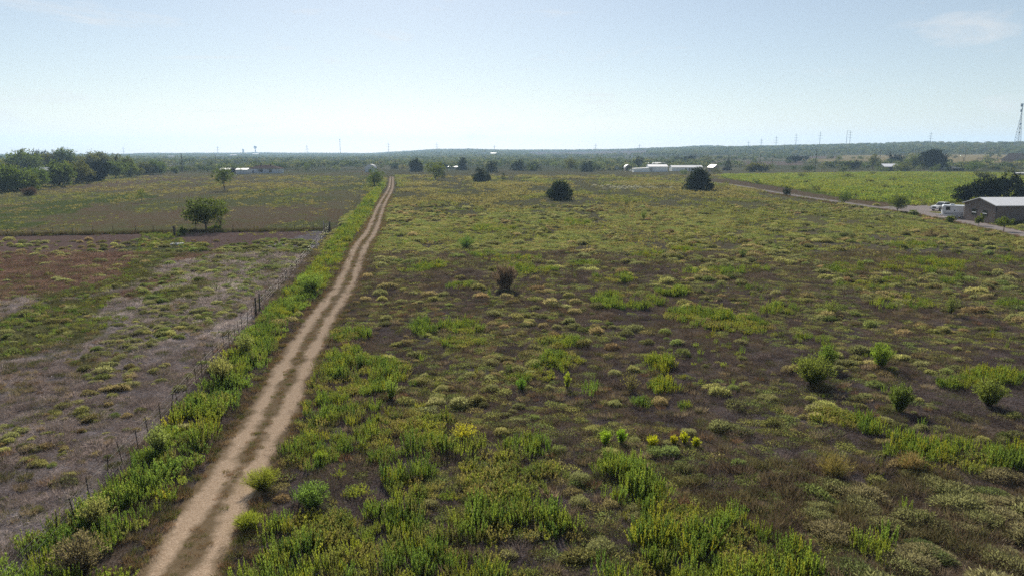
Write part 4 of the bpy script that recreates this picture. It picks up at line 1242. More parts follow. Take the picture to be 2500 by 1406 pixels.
# the tree belt on the far left
belt = [
    (8, 470, 84, 60, 'round', M_LEAF_MID, "big green tree at the belt's left end"), (62, 468, 46, 50, 'round', M_LEAF_MID, "rounded green tree second from the belt's left end"), (92, 463, 52, 46, 'round', M_LEAF_MID, "dark-footed bushy tree third along the belt's front"),
    (145, 457, 66, 56, 'round', M_LEAF_MID, "large dense green tree in the middle of the belt's front"), (192, 450, 56, 50, 'round', M_LEAF_OLIVE, "browner tree right of the belt's large dense one"), (240, 444, 60, 42, 'oak', M_LEAF_OAK, "darkest squat tree at the foot of the leaning pole"),
    (283, 437, 46, 36, 'round', M_LEAF_MID, "mid-green tree right of the belt's darkest one"), (318, 433, 40, 44, 'round', M_LEAF_MID, "upright dark tree at the belt's step down"), (350, 428, 34, 30, 'round', M_LEAF_OLIVE, "thin olive tree third from the belt's right end"),
    (374, 427, 30, 32, 'round', M_LEAF_MID, "dark tree second from the belt's right end"), (393, 426, 28, 27, 'round', M_LEAF_MID, "last tree at the belt's right end"), (425, 424, 16, 14, 'bush', M_LEAF_MID, "small dark bush at the foot of the tall left pole"),
    (20, 432, 50, 36, 'round', M_LEAF_OLIVE, "back-row tree behind the belt's left end"), (58, 430, 68, 56, 'round', M_LEAF_MID, "tall feathery back-row tree near the belt's left end"), (100, 424, 50, 50, 'round', M_LEAF_OAK, "dark back-row tree above the hidden roof"),
    (132, 425, 46, 48, 'round', M_LEAF_OLIVE, "olive back-row tree right of the hidden roof"), (165, 425, 48, 54, 'round', M_LEAF_MID, "tallest back-row tree of the belt"), (203, 424, 48, 48, 'round', M_LEAF_OLIVE, "brownish back-row tree left of the leaning pole"),
    (245, 422, 46, 46, 'round', M_LEAF_OLIVE, "brownish back-row tree right of the leaning pole"), (280, 420, 40, 40, 'open', M_LEAF_OLIVE, "thin-topped back-row tree of the belt"), (300, 418, 36, 30, 'open', M_LEAF_DEAD, "half-bare greyish back-row tree of the belt"),
    (75, 478, 30, 18, 'bush', M_LEAF_DEAD, "grey-brown dead bush before the belt"), (336, 430, 22, 18, 'bush', M_LEAF_OLIVE, "grey bush filling the belt's low gap"), (215, 449, 26, 26, 'bush', M_LEAF_OAK, "dark bush between the browner and darkest belt trees")]
for i, (a, b, w, h, kd, mt, lb) in enumerate(belt):
    T(lb, a, b, w * 1.4, h * 1.08, kd, mt, n=3000, seed=120 + i, group="tree belt along the left pasture", clear=0.05 if kd != 'bush' else None)


# shrubs of the near field
def wand_shrub(label, px, py, w, h, seed, col=(0.062, 0.085, 0.028), stems=34, name="shrub", up=1.0, mat=None, leaf=26, ln=0.10, group=None, wd=0.032, stemcol=True):
    """many wand-like stems fanning up from one foot"""
    rng = np.random.default_rng(seed)
    p = G(px, py); k = ppm(p); W, H = w / k, h / k / 0.97
    t = thing(name, label, "shrub", p - np.array([0, 0, 0.03]), 0, group)
    t_stem = MB(); parts = []
    stems = int(stems * 1.7)
    for s in range(stems):
        a = rng.random() * 6.283; q = math.sqrt(rng.random())
        tip = np.array([math.cos(a) * q * W / 2, math.sin(a) * q * W / 2, H * (1 - 0.38 * q * q) * (0.75 + 0.3 * rng.random())])
        mid = tip * np.array([0.45, 0.45, 0.52])
        foot = np.array([math.cos(a), math.sin(a), 0]) * (0.22 if mat is M_DRY else 0.06) * q * W
        if s % 2 == 0: t_stem.tube([foot, mid, tip * 0.97], [0.016, 0.01, 0.004], 4)
        tt = 0.22 + 0.78 * rng.random(leaf)
        C = np.where((tt < 0.5)[:, None], foot + (mid - foot) * (tt / 0.5)[:, None], mid + (tip - mid) * ((tt - 0.5) / 0.5)[:, None]) + rng.normal(size=(leaf, 3)) * 0.03 * W
        D = (tip - mid)[None] / np.linalg.norm(tip - mid) * up + rng.normal(size=(leaf, 3)) * 0.45
        parts.append(blades(C, D, ln * (0.7 + 0.8 * rng.random(leaf)) * max(1, H / 1.5), wd * max(1, H / 1.5), rng))
    o1 = t_stem.build("stem", M_BARK, t)
    o2 = link("foliage", mk("foliage", cat_soup(parts), mat or M_WEED), t)
    o2["col"] = [float(c) * 1.28 for c in col]
    return t


S_ = wand_shrub
S_("wide sprawling grey-green shrub with its shadow on bare soil", 1985, 940, 104, 74, 1, (0.085, 0.105, 0.035), 80, leaf=44)
S_("upright vase-shaped shrub behind the sprawling one", 2018, 903, 46, 68, 2, (0.08, 0.115, 0.03), 44, leaf=44)
S_("bright green shrub on a short stem casting a long shadow", 2149, 900, 56, 64, 3, (0.10, 0.14, 0.03), 46, leaf=44)
S_("dense dark green shrub, nearest of the right-hand group", 2195, 1006, 62, 72, 4, (0.062, 0.088, 0.03), 64, leaf=44)
S_("loose grey-green shrub at the far right of the near group", 2414, 992, 76, 72, 5, (0.085, 0.105, 0.035), 60, leaf=44)
S_("airy little shrub on a thin stem in the right mid field", 2322, 768, 36, 50, 6, (0.09, 0.10, 0.04), 26)
S_("airy olive shrub left of the thin-stemmed one", 2030, 770, 40, 44, 7, (0.10, 0.115, 0.04), 26)
S_("small dark upright shrub in the right mid field", 1813, 630, 22, 24, 8, (0.055, 0.08, 0.028), 24)
S_("small grey shrub in mid field below the white bushes", 1529, 502, 20, 18, 9, (0.06, 0.075, 0.035), 20)
S_("dark bush in mid field beneath the flowering patch", 1487, 476, 18, 12, 10, (0.05, 0.065, 0.03), 18)
S_("mid-green shrub in the middle of the right field", 1571, 538, 24, 26, 11, (0.075, 0.10, 0.035), 24)
S_("spiky dark green shrub with pointed tops near the track", 1137, 607, 44, 30, 12, (0.05, 0.085, 0.026), 44, ln=0.16)
S_("red-brown dry grass clump standing tall in mid field", 1232, 708, 60, 60, 13, (0.155, 0.12, 0.09), 74, name="tall_grass_clump", up=1.6, ln=0.25, mat=M_DRY, leaf=16)
S_("round green bush bulging out of the verge by the track", 760, 716, 76, 54, 14, (0.10, 0.145, 0.042), 80, up=0.5)
S_("brown dead-stalked bush crowding the wire fence", 540, 938, 56, 76, 15, (0.15, 0.14, 0.075), 40)
S_("second brownish fence bush just up the verge", 600, 868, 46, 62, 16, (0.12, 0.13, 0.06), 34)
S_("sparse twiggy bush among cushion weeds", 1540, 958, 56, 56, 17, (0.11, 0.105, 0.05), 26, leaf=12)
S_("tall soft green weed bush by the near track weeds", 956, 975, 36, 60, 18, (0.12, 0.17, 0.05), 30)
S_("green mop-headed weed on a dark stalk", 1272, 955, 28, 36, 19, (0.08, 0.145, 0.03), 30, ln=0.07)
S_("yellow straw tussock between the two near weed strips", 2035, 1168, 84, 62, 20, (0.25, 0.225, 0.07), 90, name="grass_tussock", up=1.3, mat=M_DRY, ln=0.2, leaf=14, wd=0.014)
S_("pale straw tussock against the near weed strip", 2222, 1150, 70, 46, 21, (0.28, 0.215, 0.09), 80, name="grass_tussock", up=1.3, mat=M_DRY, ln=0.2, leaf=14, wd=0.014)
S_("bright yellow crooked weed on dark soil", 1132, 1072, 72, 40, 22, (0.24, 0.235, 0.03), 26, leaf=22)
S_("feathery lime-green plume bush at the track's edge", 640, 1198, 92, 56, 23, (0.14, 0.155, 0.035), 110, ln=0.14, wd=0.014)
S_("smaller lime-green plume bush nearer along the track", 606, 1290, 66, 38, 24, (0.14, 0.165, 0.035), 90, ln=0.14, wd=0.014)
S_("round lime-green plume ball in the weeds", 783, 1130, 34, 32, 25, (0.13, 0.17, 0.03), 50, ln=0.1, wd=0.014)
S_("grey-brown dead bush at the fence by the picture's corner", 200, 1400, 130, 110, 26, (0.10, 0.085, 0.07), 120, leaf=16)
S_("tall brown-tipped bush rising beside the near fence post", 240, 1290, 80, 84, 27, (0.14, 0.14, 0.07), 60)
S_("pale green bush straddling the fence line", 390, 1110, 60, 76, 28, (0.14, 0.165, 0.07), 50)
S_("dark leafy bush in the weeds right of the track", 765, 1240, 90, 70, 29, (0.10, 0.14, 0.045), 80, up=0.7)
S_("yellow-green tall weed, left of the twin stalks", 1477, 1090, 28, 46, 30, (0.15, 0.20, 0.024), 18, name="tall_weed", ln=0.14)
S_("yellow-green tall weed, right of the twin stalks", 1517, 1085, 26, 42, 31, (0.12, 0.19, 0.026), 16, name="tall_weed", ln=0.14)
S_("bright yellow weed left of the little yellow row", 1592, 1090, 30, 32, 32, (0.23, 0.235, 0.02), 18, name="tall_weed", ln=0.12)
S_("bright yellow weed at the row's left end", 1646, 1086, 20, 24, 33, (0.22, 0.22, 0.02), 14, name="tall_weed", ln=0.12)
S_("tallest bright yellow weed of the little row", 1671, 1084, 20, 34, 34, (0.22, 0.23, 0.02), 14, name="tall_weed", ln=0.12)
S_("bright yellow weed at the row's right end", 1699, 1094, 20, 28, 35, (0.22, 0.23, 0.02), 14, name="tall_weed", ln=0.12)
S_("lone tall yellow-green weed on open soil", 1384, 950, 20, 42, 36, (0.15, 0.19, 0.026), 16, name="tall_weed", ln=0.13)

# white flowering bushes in the far right field
rngW = np.random.default_rng(9)
wb = [(1452, 455), (1470, 457), (1476, 462), (1485, 455), (1496, 459), (1503, 460), (1512, 458), (1518, 462), (1524, 458), (1530, 463), (1537, 459), (1528, 454), (1545, 460), (1552, 456), (1560, 459), (1566, 461), (1572, 453), (1580, 459), (1584, 454), (1592, 456), (1598, 462), (1590, 459), (1641, 460), (1508, 464), (1548, 463)]
wm = [mk("flower_bush", mound(rngW, 420, 0.5, 0.34, 0.12, 0.06), M_DRY) for _ in range(3)]
ORD = 'first second third fourth fifth sixth seventh eighth ninth tenth eleventh twelfth thirteenth fourteenth fifteenth sixteenth seventeenth eighteenth nineteenth twentieth twenty-first twenty-second twenty-third twenty-fourth twenty-fifth'.split()
rank = {i: r_ for r_, i in enumerate(sorted(range(len(wb)), key=lambda t: wb[t][0]))}
for i, (a, b) in enumerate(wb):
    p = G(a, b); s = (9 + 6 * rngW.random()) / ppm(p)
    o = link("flower_bush", wm[i % 3], None, p, rngW.random() * 6, (s * 1.1, s, s * 0.9)); o["col"] = [0.40, 0.41, 0.33]
    lb = "lone white flowering bush between the pale patch and the cone juniper" if i == 22 else f"white flowering bush, {ORD[rank[i]]} from the left in the pale far-field patch"
    tag(o, lb, "bush", "white flowering bushes in the far field")

# ------------------------------------------------------------------ buildings and vehicles
M_WHITE = plain("white_metal_siding", (0.62, 0.66, 0.70), 0.5, var=0.1, scale=1.5)
M_WROOF = plain("white_metal_roof", (0.62, 0.62, 0.62), 0.45, var=0.1, scale=0.8, spec=0.5)
M_GROOF = plain("grey_metal_roof", (0.55, 0.56, 0.58), 0.35, var=0.1, scale=0.8, spec=0.5)
M_TAN = plain("tan_metal_siding", (0.155, 0.132, 0.122), 0.6, var=0.12, scale=2.0, stretch=(8, 8, 0.2))
M_TRIM = plain("dark_trim", (0.035, 0.03, 0.028), 0.6)
M_BROWNROOF = plain("brown_shingle_roof", (0.075, 0.055, 0.048), 1.0, var=0.3, scale=2.5, spec=0.0)
M_DARKROOF = plain("dark_roof", (0.04, 0.036, 0.036), 1.0, var=0.3, scale=1.5, spec=0.0)
M_GREYWOOD = plain("weathered_boards", (0.20, 0.18, 0.165), 0.9, var=0.3, scale=2, stretch=(6, 6, 0.3))
M_BLUEWALL = plain("pale_blue_siding", (0.36, 0.40, 0.47), 0.7, var=0.12, scale=1.2)
M_GLASS = plain("window_glass", (0.02, 0.025, 0.03), 0.08, var=0.2, spec=0.6)
M_DARK = plain("shade_and_chimney_black", (0.015, 0.014, 0.014), 0.9)  # near-black: shade inside openings put into the colour; the chimneys share it
M_RV = plain("camper_white", (0.47, 0.51, 0.56), 0.35, var=0.05, spec=0.5)
M_RVGREY = plain("camper_stripe", (0.06, 0.07, 0.10), 0.4)
M_TYRE = plain("tyre_rubber", (0.02, 0.02, 0.02), 0.9)
M_RIM = plain("wheel_rim", (0.4, 0.4, 0.42), 0.35, 0.6)
M_CAR = plain("truck_paint", (0.48, 0.49, 0.50), 0.22, var=0.04, spec=0.6)
M_LAMP = plain("headlamp", (0.8, 0.82, 0.85), 0.1, spec=0.7)
M_STEEL = plain("galvanised_steel", (0.20, 0.22, 0.25), 0.7, 0.0, var=0.1, spec=0.1)
M_TOWER = plain("pylon_steel", (0.10, 0.115, 0.13), 0.6, var=0.1)
M_WOODPOLE = plain("creosoted_pole", (0.05, 0.042, 0.038), 0.9, var=0.3, scale=4)
M_RUST = plain("rusted_steel_post", (0.045, 0.035, 0.03), 0.85, var=0.4, scale=9)
M_WIRE = plain("fence_wire", (0.10, 0.095, 0.09), 0.5, 0.5)
M_CONC = plain("concrete_rubble", (0.30, 0.30, 0.31), 0.85, var=0.25, scale=3, bump=0.4)
M_WATERTANK = plain("tank_paint", (0.16, 0.19, 0.23), 0.6, var=0.08)


def slab_roof(mb, x0, x1, y0, y1, z, rise, over, th=0.12, axis='x'):
    """gable roof with thickness, ridge along axis"""
    if axis == 'x':
        ym = (y0 + y1) / 2; s = rise / ((y1 - y0) / 2)
        pr = [(y0 - over, z - over * s), (ym, z + rise), (y1 + over, z - over * s), (y1 + over, z - over * s + th), (ym, z + rise + th), (y0 - over, z - over * s + th)]
        mb.extrude(pr, 'x', x0 - over, x1 + over)
    else:
        xm = (x0 + x1) / 2; s = rise / ((x1 - x0) / 2)
        pr = [(x0 - over, z - over * s), (xm, z + rise), (x1 + over, z - over * s), (x1 + over, z - over * s + th), (xm, z + rise + th), (x0 - over, z - over * s + th)]
        mb.extrude(pr, 'y', y0 - over, y1 + over)
    return mb


def gable(name, label, px, py, lx, wy, wall, rise, m_wall, m_roof, rz=0.0, axis='x', cat="building", over=0.3, openings=(), anchor='corner'):
    """gabled building: its near-left corner stands at the photo pixel; lx along x, wy away from the viewer"""
    p = G(px, py)
    t = thing(name, label, cat, p - np.array([0, 0, 0.05]), rz)
    if axis == 'x':
        pr = [(0, 0), (wy, 0), (wy, wall), (wy / 2, wall + rise), (0, wall)]
        MB().extrude(pr, 'x', 0, lx).build("wall", m_wall, t)
        slab_roof(MB(), 0, lx, 0, wy, wall + 0.01, rise, over).build("roof", m_roof, t)
    else:
        pr = [(0, 0), (lx, 0), (lx, wall), (lx / 2, wall + rise), (0, wall)]
        MB().extrude(pr, 'y', 0, wy).build("wall", m_wall, t)
        slab_roof(MB(), 0, lx, 0, wy, wall + 0.01, rise, over, axis='y').build("roof", m_roof, t)
    for kind, face, a, b, z0, z1 in openings:
        e = 0.04
        def pane(mb, a, b, z0, z1, out):
            return mb.box(a, b, -out, 0.05, z0, z1) if face == 'front' else mb.box(-out, 0.05, a, b, z0, z1)
        if kind == 'window':
            w = pane(MB(), a, b, z0, z1, e).build("window", M_GLASS, t)
            fr = MB(); f = 0.09
            for q in ((a - f, a, z0 - f, z1 + f), (b, b + f, z0 - f, z1 + f), (a, b, z0 - f, z0), (a, b, z1, z1 + f), (a, b, (z0 + z1) / 2 - 0.03, (z0 + z1) / 2 + 0.03)):
                pane(fr, q[0], q[1], q[2], q[3], 0.08)
            fr.build("frame", M_TRIM if m_wall is M_TAN else M_WHITE, w)
        else:
            pane(MB(), a, b, z0, z1, e).build("door_or_shade", M_DARK if kind == 'opening' else M_TRIM, t)  # an opening gets a near-black slab, its inner shade painted on; others are doors
    return t


# tan barn
p = G(2428, 548)
barn = thing("barn", "tan metal barn with a pale grey roof beside the camper trailer", "barn", p - np.array([0, 0, 0.05]), math.radians(2))
bw, bh, br_, bl = 10.2, 4.0, 1.35, 26.0
mbw = MB().extrude([(0, 0), (bw, 0), (bw, bh), (bw / 2, bh + br_), (0, bh)], 'x', 0, bl)
mbw.build("wall", M_TAN, barn)
rib = MB()
for i in range(1, 34): rib.box(-0.035, 0.0, i * 0.3 - 0.025, i * 0.3 + 0.025, 0.05, min(bh + br_ * (1 - abs(i * 0.3 - bw / 2) / (bw / 2)) - 0.02, 9))
for i in range(1, 86): rib.box(i * 0.3 - 0.025, i * 0.3 + 0.025, -0.035, 0.0, 0.05, bh - 0.05)
o = rib.build("siding_rib", M_TAN, barn); o["kind"] = "stuff"
roof = slab_roof(MB(), 0, bl, 0, bw, bh + 0.01, br_, 0.35, 0.14).build("roof", M_GROOF, barn)
rb = MB()
for i in range(1, 44):
    s = br_ / (bw / 2)
    x = i * 0.6
    rb.add([(x - .03, -0.34, bh - .34 * s + .16), (x + .03, -0.34, bh - .34 * s + .16), (x + .03, bw / 2, bh + br_ + .16), (x - .03, bw / 2, bh + br_ + .16), (x - .03, -0.34, bh - .34 * s + .20), (x + .03, -0.34, bh - .34 * s + .20), (x + .03, bw / 2, bh + br_ + .20), (x - .03, bw / 2, bh + br_ + .20)],
           [(0, 1, 2, 3), (4, 7, 6, 5), (0, 4, 5, 1), (2, 6, 7, 3), (0, 3, 7, 4), (1, 5, 6, 2)])
rb = rb.build("roof_rib", M_GROOF, roof); rb["kind"] = "stuff"
tr = MB()
s = br_ / (bw / 2)
tr.extrude([(-0.36, bh - 0.36 * s - 0.2), (bw / 2, bh + br_ - 0.2), (bw + 0.36, bh - 0.36 * s - 0.2), (bw + 0.36, bh - 0.36 * s + 0.0), (bw / 2, bh + br_), (-0.36, bh - 0.36 * s)], 'x', -0.42, -0.36)
tr.build("gable_trim", M_TRIM, barn)
MB().box(-0.05, 0.1, -0.06, 0.1, 0, bh).build("corner_trim", M_TRIM, barn)
for yy in (2.6, 6.0):
    w = MB().box(-0.05, 0.02, yy, yy + 1.35, 1.45, 2.75).build("window", M_GLASS, barn)
    fr = MB()
    for q in ((yy - .1, yy, 1.35, 2.85), (yy + 1.35, yy + 1.45, 1.35, 2.85), (yy, yy + 1.35, 1.35, 1.45), (yy, yy + 1.35, 2.75, 2.85)): fr.box(-0.09, 0.02, *q)
    fr.build("frame", M_TRIM, w)
    MB().box(-0.11, 0.0, yy, yy + 1.35, 2.02, 2.14).build("sash", M_WHITE, w)

# camper trailer
p = G(2298, 533)
rv = thing("camper_trailer", "white camper trailer with two dark windows backed against the barn", "trailer", p, math.radians(-27))
Lr, Hr = 7.4, 2.55
prof = [(0.55, 0.45), (Lr, 0.45), (Lr, 0.5 + Hr), (0.25, 0.5 + Hr), (0.05, 0.5 + Hr * 0.92), (0.0, 0.5 + Hr * 0.5), (0.12, 0.5 + Hr * 0.15)]
MB().extrude(prof, 'y', 0, 2.4).build("body", M_RV, rv)
MB().box(0.5, Lr - 0.1, -0.03, 0.0, 0.95, 1.08).build("stripe", M_RVGREY, rv)
MB().extrude([(0.4, 1.15), (4.2, 1.30), (4.2, 1.37), (0.4, 1.26)], 'y', -0.03, 0.0).build("stripe", M_RVGREY, rv)
for a in (0.75, 4.3):
    w = MB().box(a, a + 0.75, -0.04, 0.02, 1.95, 2.65).build("window", M_GLASS, rv)
    fr = MB()
    for q in ((a - .05, a, 1.9, 2.7), (a + .75, a + .8, 1.9, 2.7), (a, a + .75, 1.9, 1.95), (a, a + .75, 2.65, 2.7)): fr.box(q[0], q[1], -0.06, 0.02, q[2], q[3])
    fr.build("frame", M_TRIM, w)
MB().box(-0.06, 0.05, 0.5, 1.9, 1.9, 2.6).build("front_window", M_GLASS, rv)
MB().box(1.6, 2.4, 0.8, 1.6, 0.5 + Hr, 0.78 + Hr).build("air_conditioner", M_RV, rv)
MB().box(5.3, 6.3, 0.7, 1.7, 0.5 + Hr, 0.75 + Hr).build("roof_vent", M_RV, rv)
MB().tube([(0.6, -0.08, 0.42 + Hr), (Lr - 0.2, -0.08, 0.42 + Hr)], 0.07, 8).build("awning_roll", M_WHITE, rv)
MB().box(2.35, 2.6, -0.035, 0.0, 1.75, 2.0).build("emblem", M_RVGREY, rv)


def wheel(parent, x, y, r=0.36, w=0.22):
    t = MB().tube([(x, y, r), (x, y + w, r)], r, 16).build("wheel", M_TYRE, parent)
    MB().tube([(x, y - 0.015, r), (x, y + 0.02, r)], r * 0.6, 12).build("rim", M_RIM, t)


for x in (3.1, 4.0): wheel(rv, x, 0.0)
MB().extrude([(-1.1, 0.5), (0.6, 0.5), (0.6, 0.6), (-1.1, 0.6)], 'y', 1.1, 1.3).build("drawbar", M_TRIM, rv)
MB().tube([(-0.3, 0.5, 0.6), (-0.3, 0.5, 1.0)], 0.2, 10).build("gas_bottle", M_RV, rv)

# pickup truck, nose towards the lane
p = G(2289, 517)
tk = thing("pickup_truck", "white pickup truck parked nose-out behind the camper trailer", "truck", p, math.radians(22))
tk.scale = (1.08, 1.08, 1.08)
body = [(0.0, 0.55), (0.02, 1.0), (0.15, 1.22), (1.55, 1.38), (2.0, 1.42), (6.0, 1.42), (6.0, 0.6), (5.3, 0.5), (5.2, 0.85), (4.6, 0.95), (4.1, 0.85), (4.0, 0.5), (1.6, 0.5), (1.5, 0.85), (1.0, 0.95), (0.5, 0.85), (0.4, 0.5)]
MB().extrude(body, 'y', 0, 2.0).build("body", M_CAR, tk)
MB().extrude([(1.5, 1.40), (2.35, 2.08), (2.6, 2.14), (4.0, 2.12), (4.3, 1.42)], 'y', 0.12, 1.88).build("cab", M_CAR, tk)
MB().add([(1.56, 0.22, 1.47), (1.56, 1.78, 1.47), (2.30, 1.70, 2.07), (2.30, 0.30, 2.07), (1.52, 0.22, 1.48), (1.52, 1.78, 1.48), (2.26, 1.70, 2.08), (2.26, 0.30, 2.08)], [(0, 1, 2, 3), (4, 7, 6, 5), (0, 4, 5, 1), (2, 6, 7, 3), (0, 3, 7, 4), (1, 5, 6, 2)]).build("windscreen", M_GLASS, tk)
MB().extrude([(1.95, 1.50), (2.45, 1.98), (3.0, 2.0), (3.0, 1.5)], 'y', 0.09, 0.13).build("side_window", M_GLASS, tk)
MB().extrude([(3.1, 1.5), (3.1, 2.0), (3.9, 1.98), (4.05, 1.5)], 'y', 0.09, 0.13).build("side_window", M_GLASS, tk)
MB().box(-0.04, 0.05, 0.55, 1.45, 0.75, 1.08).build("grille", M_TRIM, tk)
MB().box(-0.16, 0.04, 0.0, 2.0, 0.45, 0.70).build("bumper", M_RIM, tk)
for yy in (0.06, 1.54): MB().box(-0.05, 0.1, yy, yy + 0.4, 0.82, 1.06).build("headlight", M_LAMP, tk)
for x in (1.0, 4.65): wheel(tk, x, -0.02, 0.42, 0.26); wheel(tk, x, 1.76, 0.42, 0.26)
MB().box(1.75, 1.95, -0.22, 0.02, 1.42, 1.62).build("wing_mirror", M_TRIM, tk)

# homestead behind the right field
k = ppm(G(1640, 418))
gable("mobile_home", "long white mobile home with a bright metal roof", 1640, 418.5, 74 / k, 9, 3.3, 1.5, M_WHITE, M_WROOF, 0.0, openings=(('window', 'front', 11.5, 12.9, 1.1, 2.5), ('window', 'front', 14.5, 15.9, 0.6, 2.6), ('door_or_shade', 'front', 16.6, 18.8, 0.5, 2.6), ('window', 'left', 3, 5, 1.2, 2.5)))
gable("metal_shed", "white metal shed with a bright roof, left of the mobile home", 1584, 420, 44 / k, 13, 4.2, 1.6, M_WHITE, M_WROOF, 0.0, openings=(('door_or_shade', 'left', 1.0, 3.0, 0.0, 2.6),))
p = G(1547, 420.5)
ln = thing("lean_to", "low pale lean-to at the white metal shed's left end", "shed", p)
MB().extrude([(0, 0), (12.4, 0), (12.4, 3.3), (0, 2.7)], 'y', 0, 8).build("wall", M_WHITE, ln)
MB().extrude([(-0.4, 2.72), (12.4, 3.34), (12.4, 3.46), (-0.4, 2.84)], 'y', -0.3, 8.3).build("roof", M_WROOF, ln)
p = G(1526, 417.5)
bs = thing("barn_shed", "small barn-shaped shed with curved pale roof and dark doorway", "shed", p)
cv = [(0, 0), (6, 0), (6, 2.6), (5.4, 3.9), (4.2, 4.8), (3, 5.1), (1.8, 4.8), (0.6, 3.9), (0, 2.6)]
MB().extrude(cv, 'y', 0, 9).build("wall", M_GREYWOOD, bs)
cr = [(a if 0 < a < 6 else a + (0.15 if a > 3 else -0.15), b) for a, b in cv[2:]]
MB().extrude(cr + [(a, b + 0.2) for a, b in cr[::-1]], 'y', -0.3, 9.2).build("roof", M_WROOF, bs)
MB().box(1.4, 4.6, -0.06, 0.05, 0, 2.8).build("door_or_shade", M_DARK, bs)  # no door leaf: near-black slab painting the shade inside the doorway
gable("long_shed", "low white-roofed long shed behind the barn-shaped shed", 1494, 414, 10.5, 5, 2.6, 0.7, M_WHITE, M_WROOF, 0.0)
gable("back_building", "pale flat-roofed building behind the white metal shed", 1576, 406, 47 / 2.1, 10, 2.6, 1.3, M_WHITE, M_WROOF, 0.0)
gable("garden_shed", "small gabled shed with bright roof right of the mobile home", 1741, 419.5, 6.2, 7, 3.6, 2.0, M_GREYWOOD, M_WROOF, math.radians(24), axis='y', openings=(('opening', 'front', 2.2, 3.8, 1.0, 2.2),))
p = G(1764, 419)
tr = thing("flat_trailer", "dark flat trailer under the pointed juniper", "trailer", p)
MB().box(0, 10, 0, 3, 0.7, 1.0).build("deck", M_TRIM, tr); MB().box(0.3, 6.5, 0.2, 2.8, 1.0, 3.0).build("box_body", M_DARKROOF, tr)
for x in (3, 4.2): wheel(tr, x, -0.1, 0.42)
p = G(1536, 419)
cr_ = thing("parked_car", "small white car beside the low lean-to", "car", p)
MB().extrude([(0, .4), (0, .9), (1.0, 1.0), (1.6, 1.5), (3.1, 1.5), (3.7, 1.0), (4.3, .9), (4.3, .4)], 'y', 0, 1.7).build("body", M_CAR, cr_)
MB().extrude([(1.25, 1.05), (1.7, 1.43), (3.0, 1.43), (3.4, 1.05)], 'y', -0.03, 0.02).build("side_window", M_GLASS, cr_)
for x in (0.9, 3.4): wheel(cr_, x, -0.05, 0.32)

# ranch house on the left
p = G(606, 424); k = ppm(p)
rh = thing("ranch_house", "pale blue ranch house with a low brown hipped roof", "house", p - np.array([0, 0, 0.05]))
Lh, Wh, zh = 76 / k, 11.0, 3.6
MB().box(0, Lh, 0, Wh, 0, zh).build("wall", M_BLUEWALL, rh)
MB().add([(-.8, -.8, zh - .05), (Lh + .8, -.8, zh - .05), (Lh + .8, Wh + .8, zh - .05), (-.8, Wh + .8, zh - .05), (-.8, -.8, zh + .15), (Lh + .8, -.8, zh + .15), (Lh + .8, Wh + .8, zh + .15), (-.8, Wh + .8, zh + .15), (8.2, Wh / 2, zh + 2.7), (Lh - 8.2, Wh / 2, zh + 2.7)],
         [(0, 3, 2, 1), (0, 1, 5, 4), (1, 2, 6, 5), (2, 3, 7, 6), (3, 0, 4, 7), (4, 5, 9, 8), (5, 6, 9), (6, 7, 8, 9), (7, 4, 8)]).build("roof", M_BROWNROOF, rh)
rf = rh.children[-1]
for x in (8.0, 15.4): MB().box(x, x + .7, Wh / 2 - .3, Wh / 2 + .4, zh + 2.0, zh + 3.4).build("chimney", M_DARK, rf)
for a, b in ((7.6, 9.0), (9.5, 11.0), (16.2, 18.0)):
    w = MB().box(a, b, -.06, .05, 1.0, 2.9).build("window", M_GLASS, rh)
    fr = MB()
    for q in ((a - .15, a, .85, 3.05), (b, b + .15, .85, 3.05), (a, b, 2.9, 3.05), (a, b, .85, 1.0)): fr.box(q[0], q[1], -.1, .05, q[2], q[3])
    fr.build("frame", M_TRIM, w)
MB().box(3.4, 4.4, -.06, .05, 0.1, 2.3).build("door_or_shade", M_TRIM, rh)
gable("white_shed", "white-roofed shed joined to the ranch house's left side", 576, 425.5, 27 / k, 8, 3.2, 0.9, M_BLUEWALL, M_WROOF, 0.0, openings=())
p = G(564, 425)
op = thing("open_bay", "dark open bay between the two white-roofed sheds", "shed", p)
MB().box(0, 0.15, 0, 6, 0, 3.6).build("side_wall", M_GREYWOOD, op); MB().box(3.0, 3.15, 0, 6, 0, 3.6).build("side_wall", M_GREYWOOD, op); MB().box(0.15, 3.0, 5.8, 6, 0, 3.6).build("back_wall", M_DARK, op)  # back wall coloured near-black to paint the shade inside the bay
MB().extrude([(-0.2, 3.6), (6.2, 3.8), (6.2, 3.95), (-0.2, 3.75)], 'x', -0.2, 3.3).build("roof", M_DARKROOF, op)
gable("white_shed", "white-roofed shed farthest left of the ranch house", 538, 425, 22 / k, 7, 3.2, 0.9, M_BLUEWALL, M_WROOF, 0.0)
p = G(890, 421); k = ppm(p)
qh = thing("arched_shed", "small grey arched metal shed beside the track's end", "shed", p)
r_ = 13 / k
pr = [(r_ + r_ * math.cos(math.pi * t / 12), 2.2 + (19 / k - 2.2) * math.sin(math.pi * t / 12)) for t in range(13)] + [(0, 0), (2 * r_, 0)]
MB().extrude(pr, 'y', 0, 9).build("shell", M_STEEL, qh)
MB().extrude([(r_ + (a - r_) * 0.93, b * 0.95) for a, b in pr], 'y', -0.08, 0.0).build("end_wall", M_BLUEWALL, qh)
MB().box(r_ * .8, r_ * 1.2, -.14, -.07, 0, 2.4).build("door_or_shade", M_TRIM, qh)
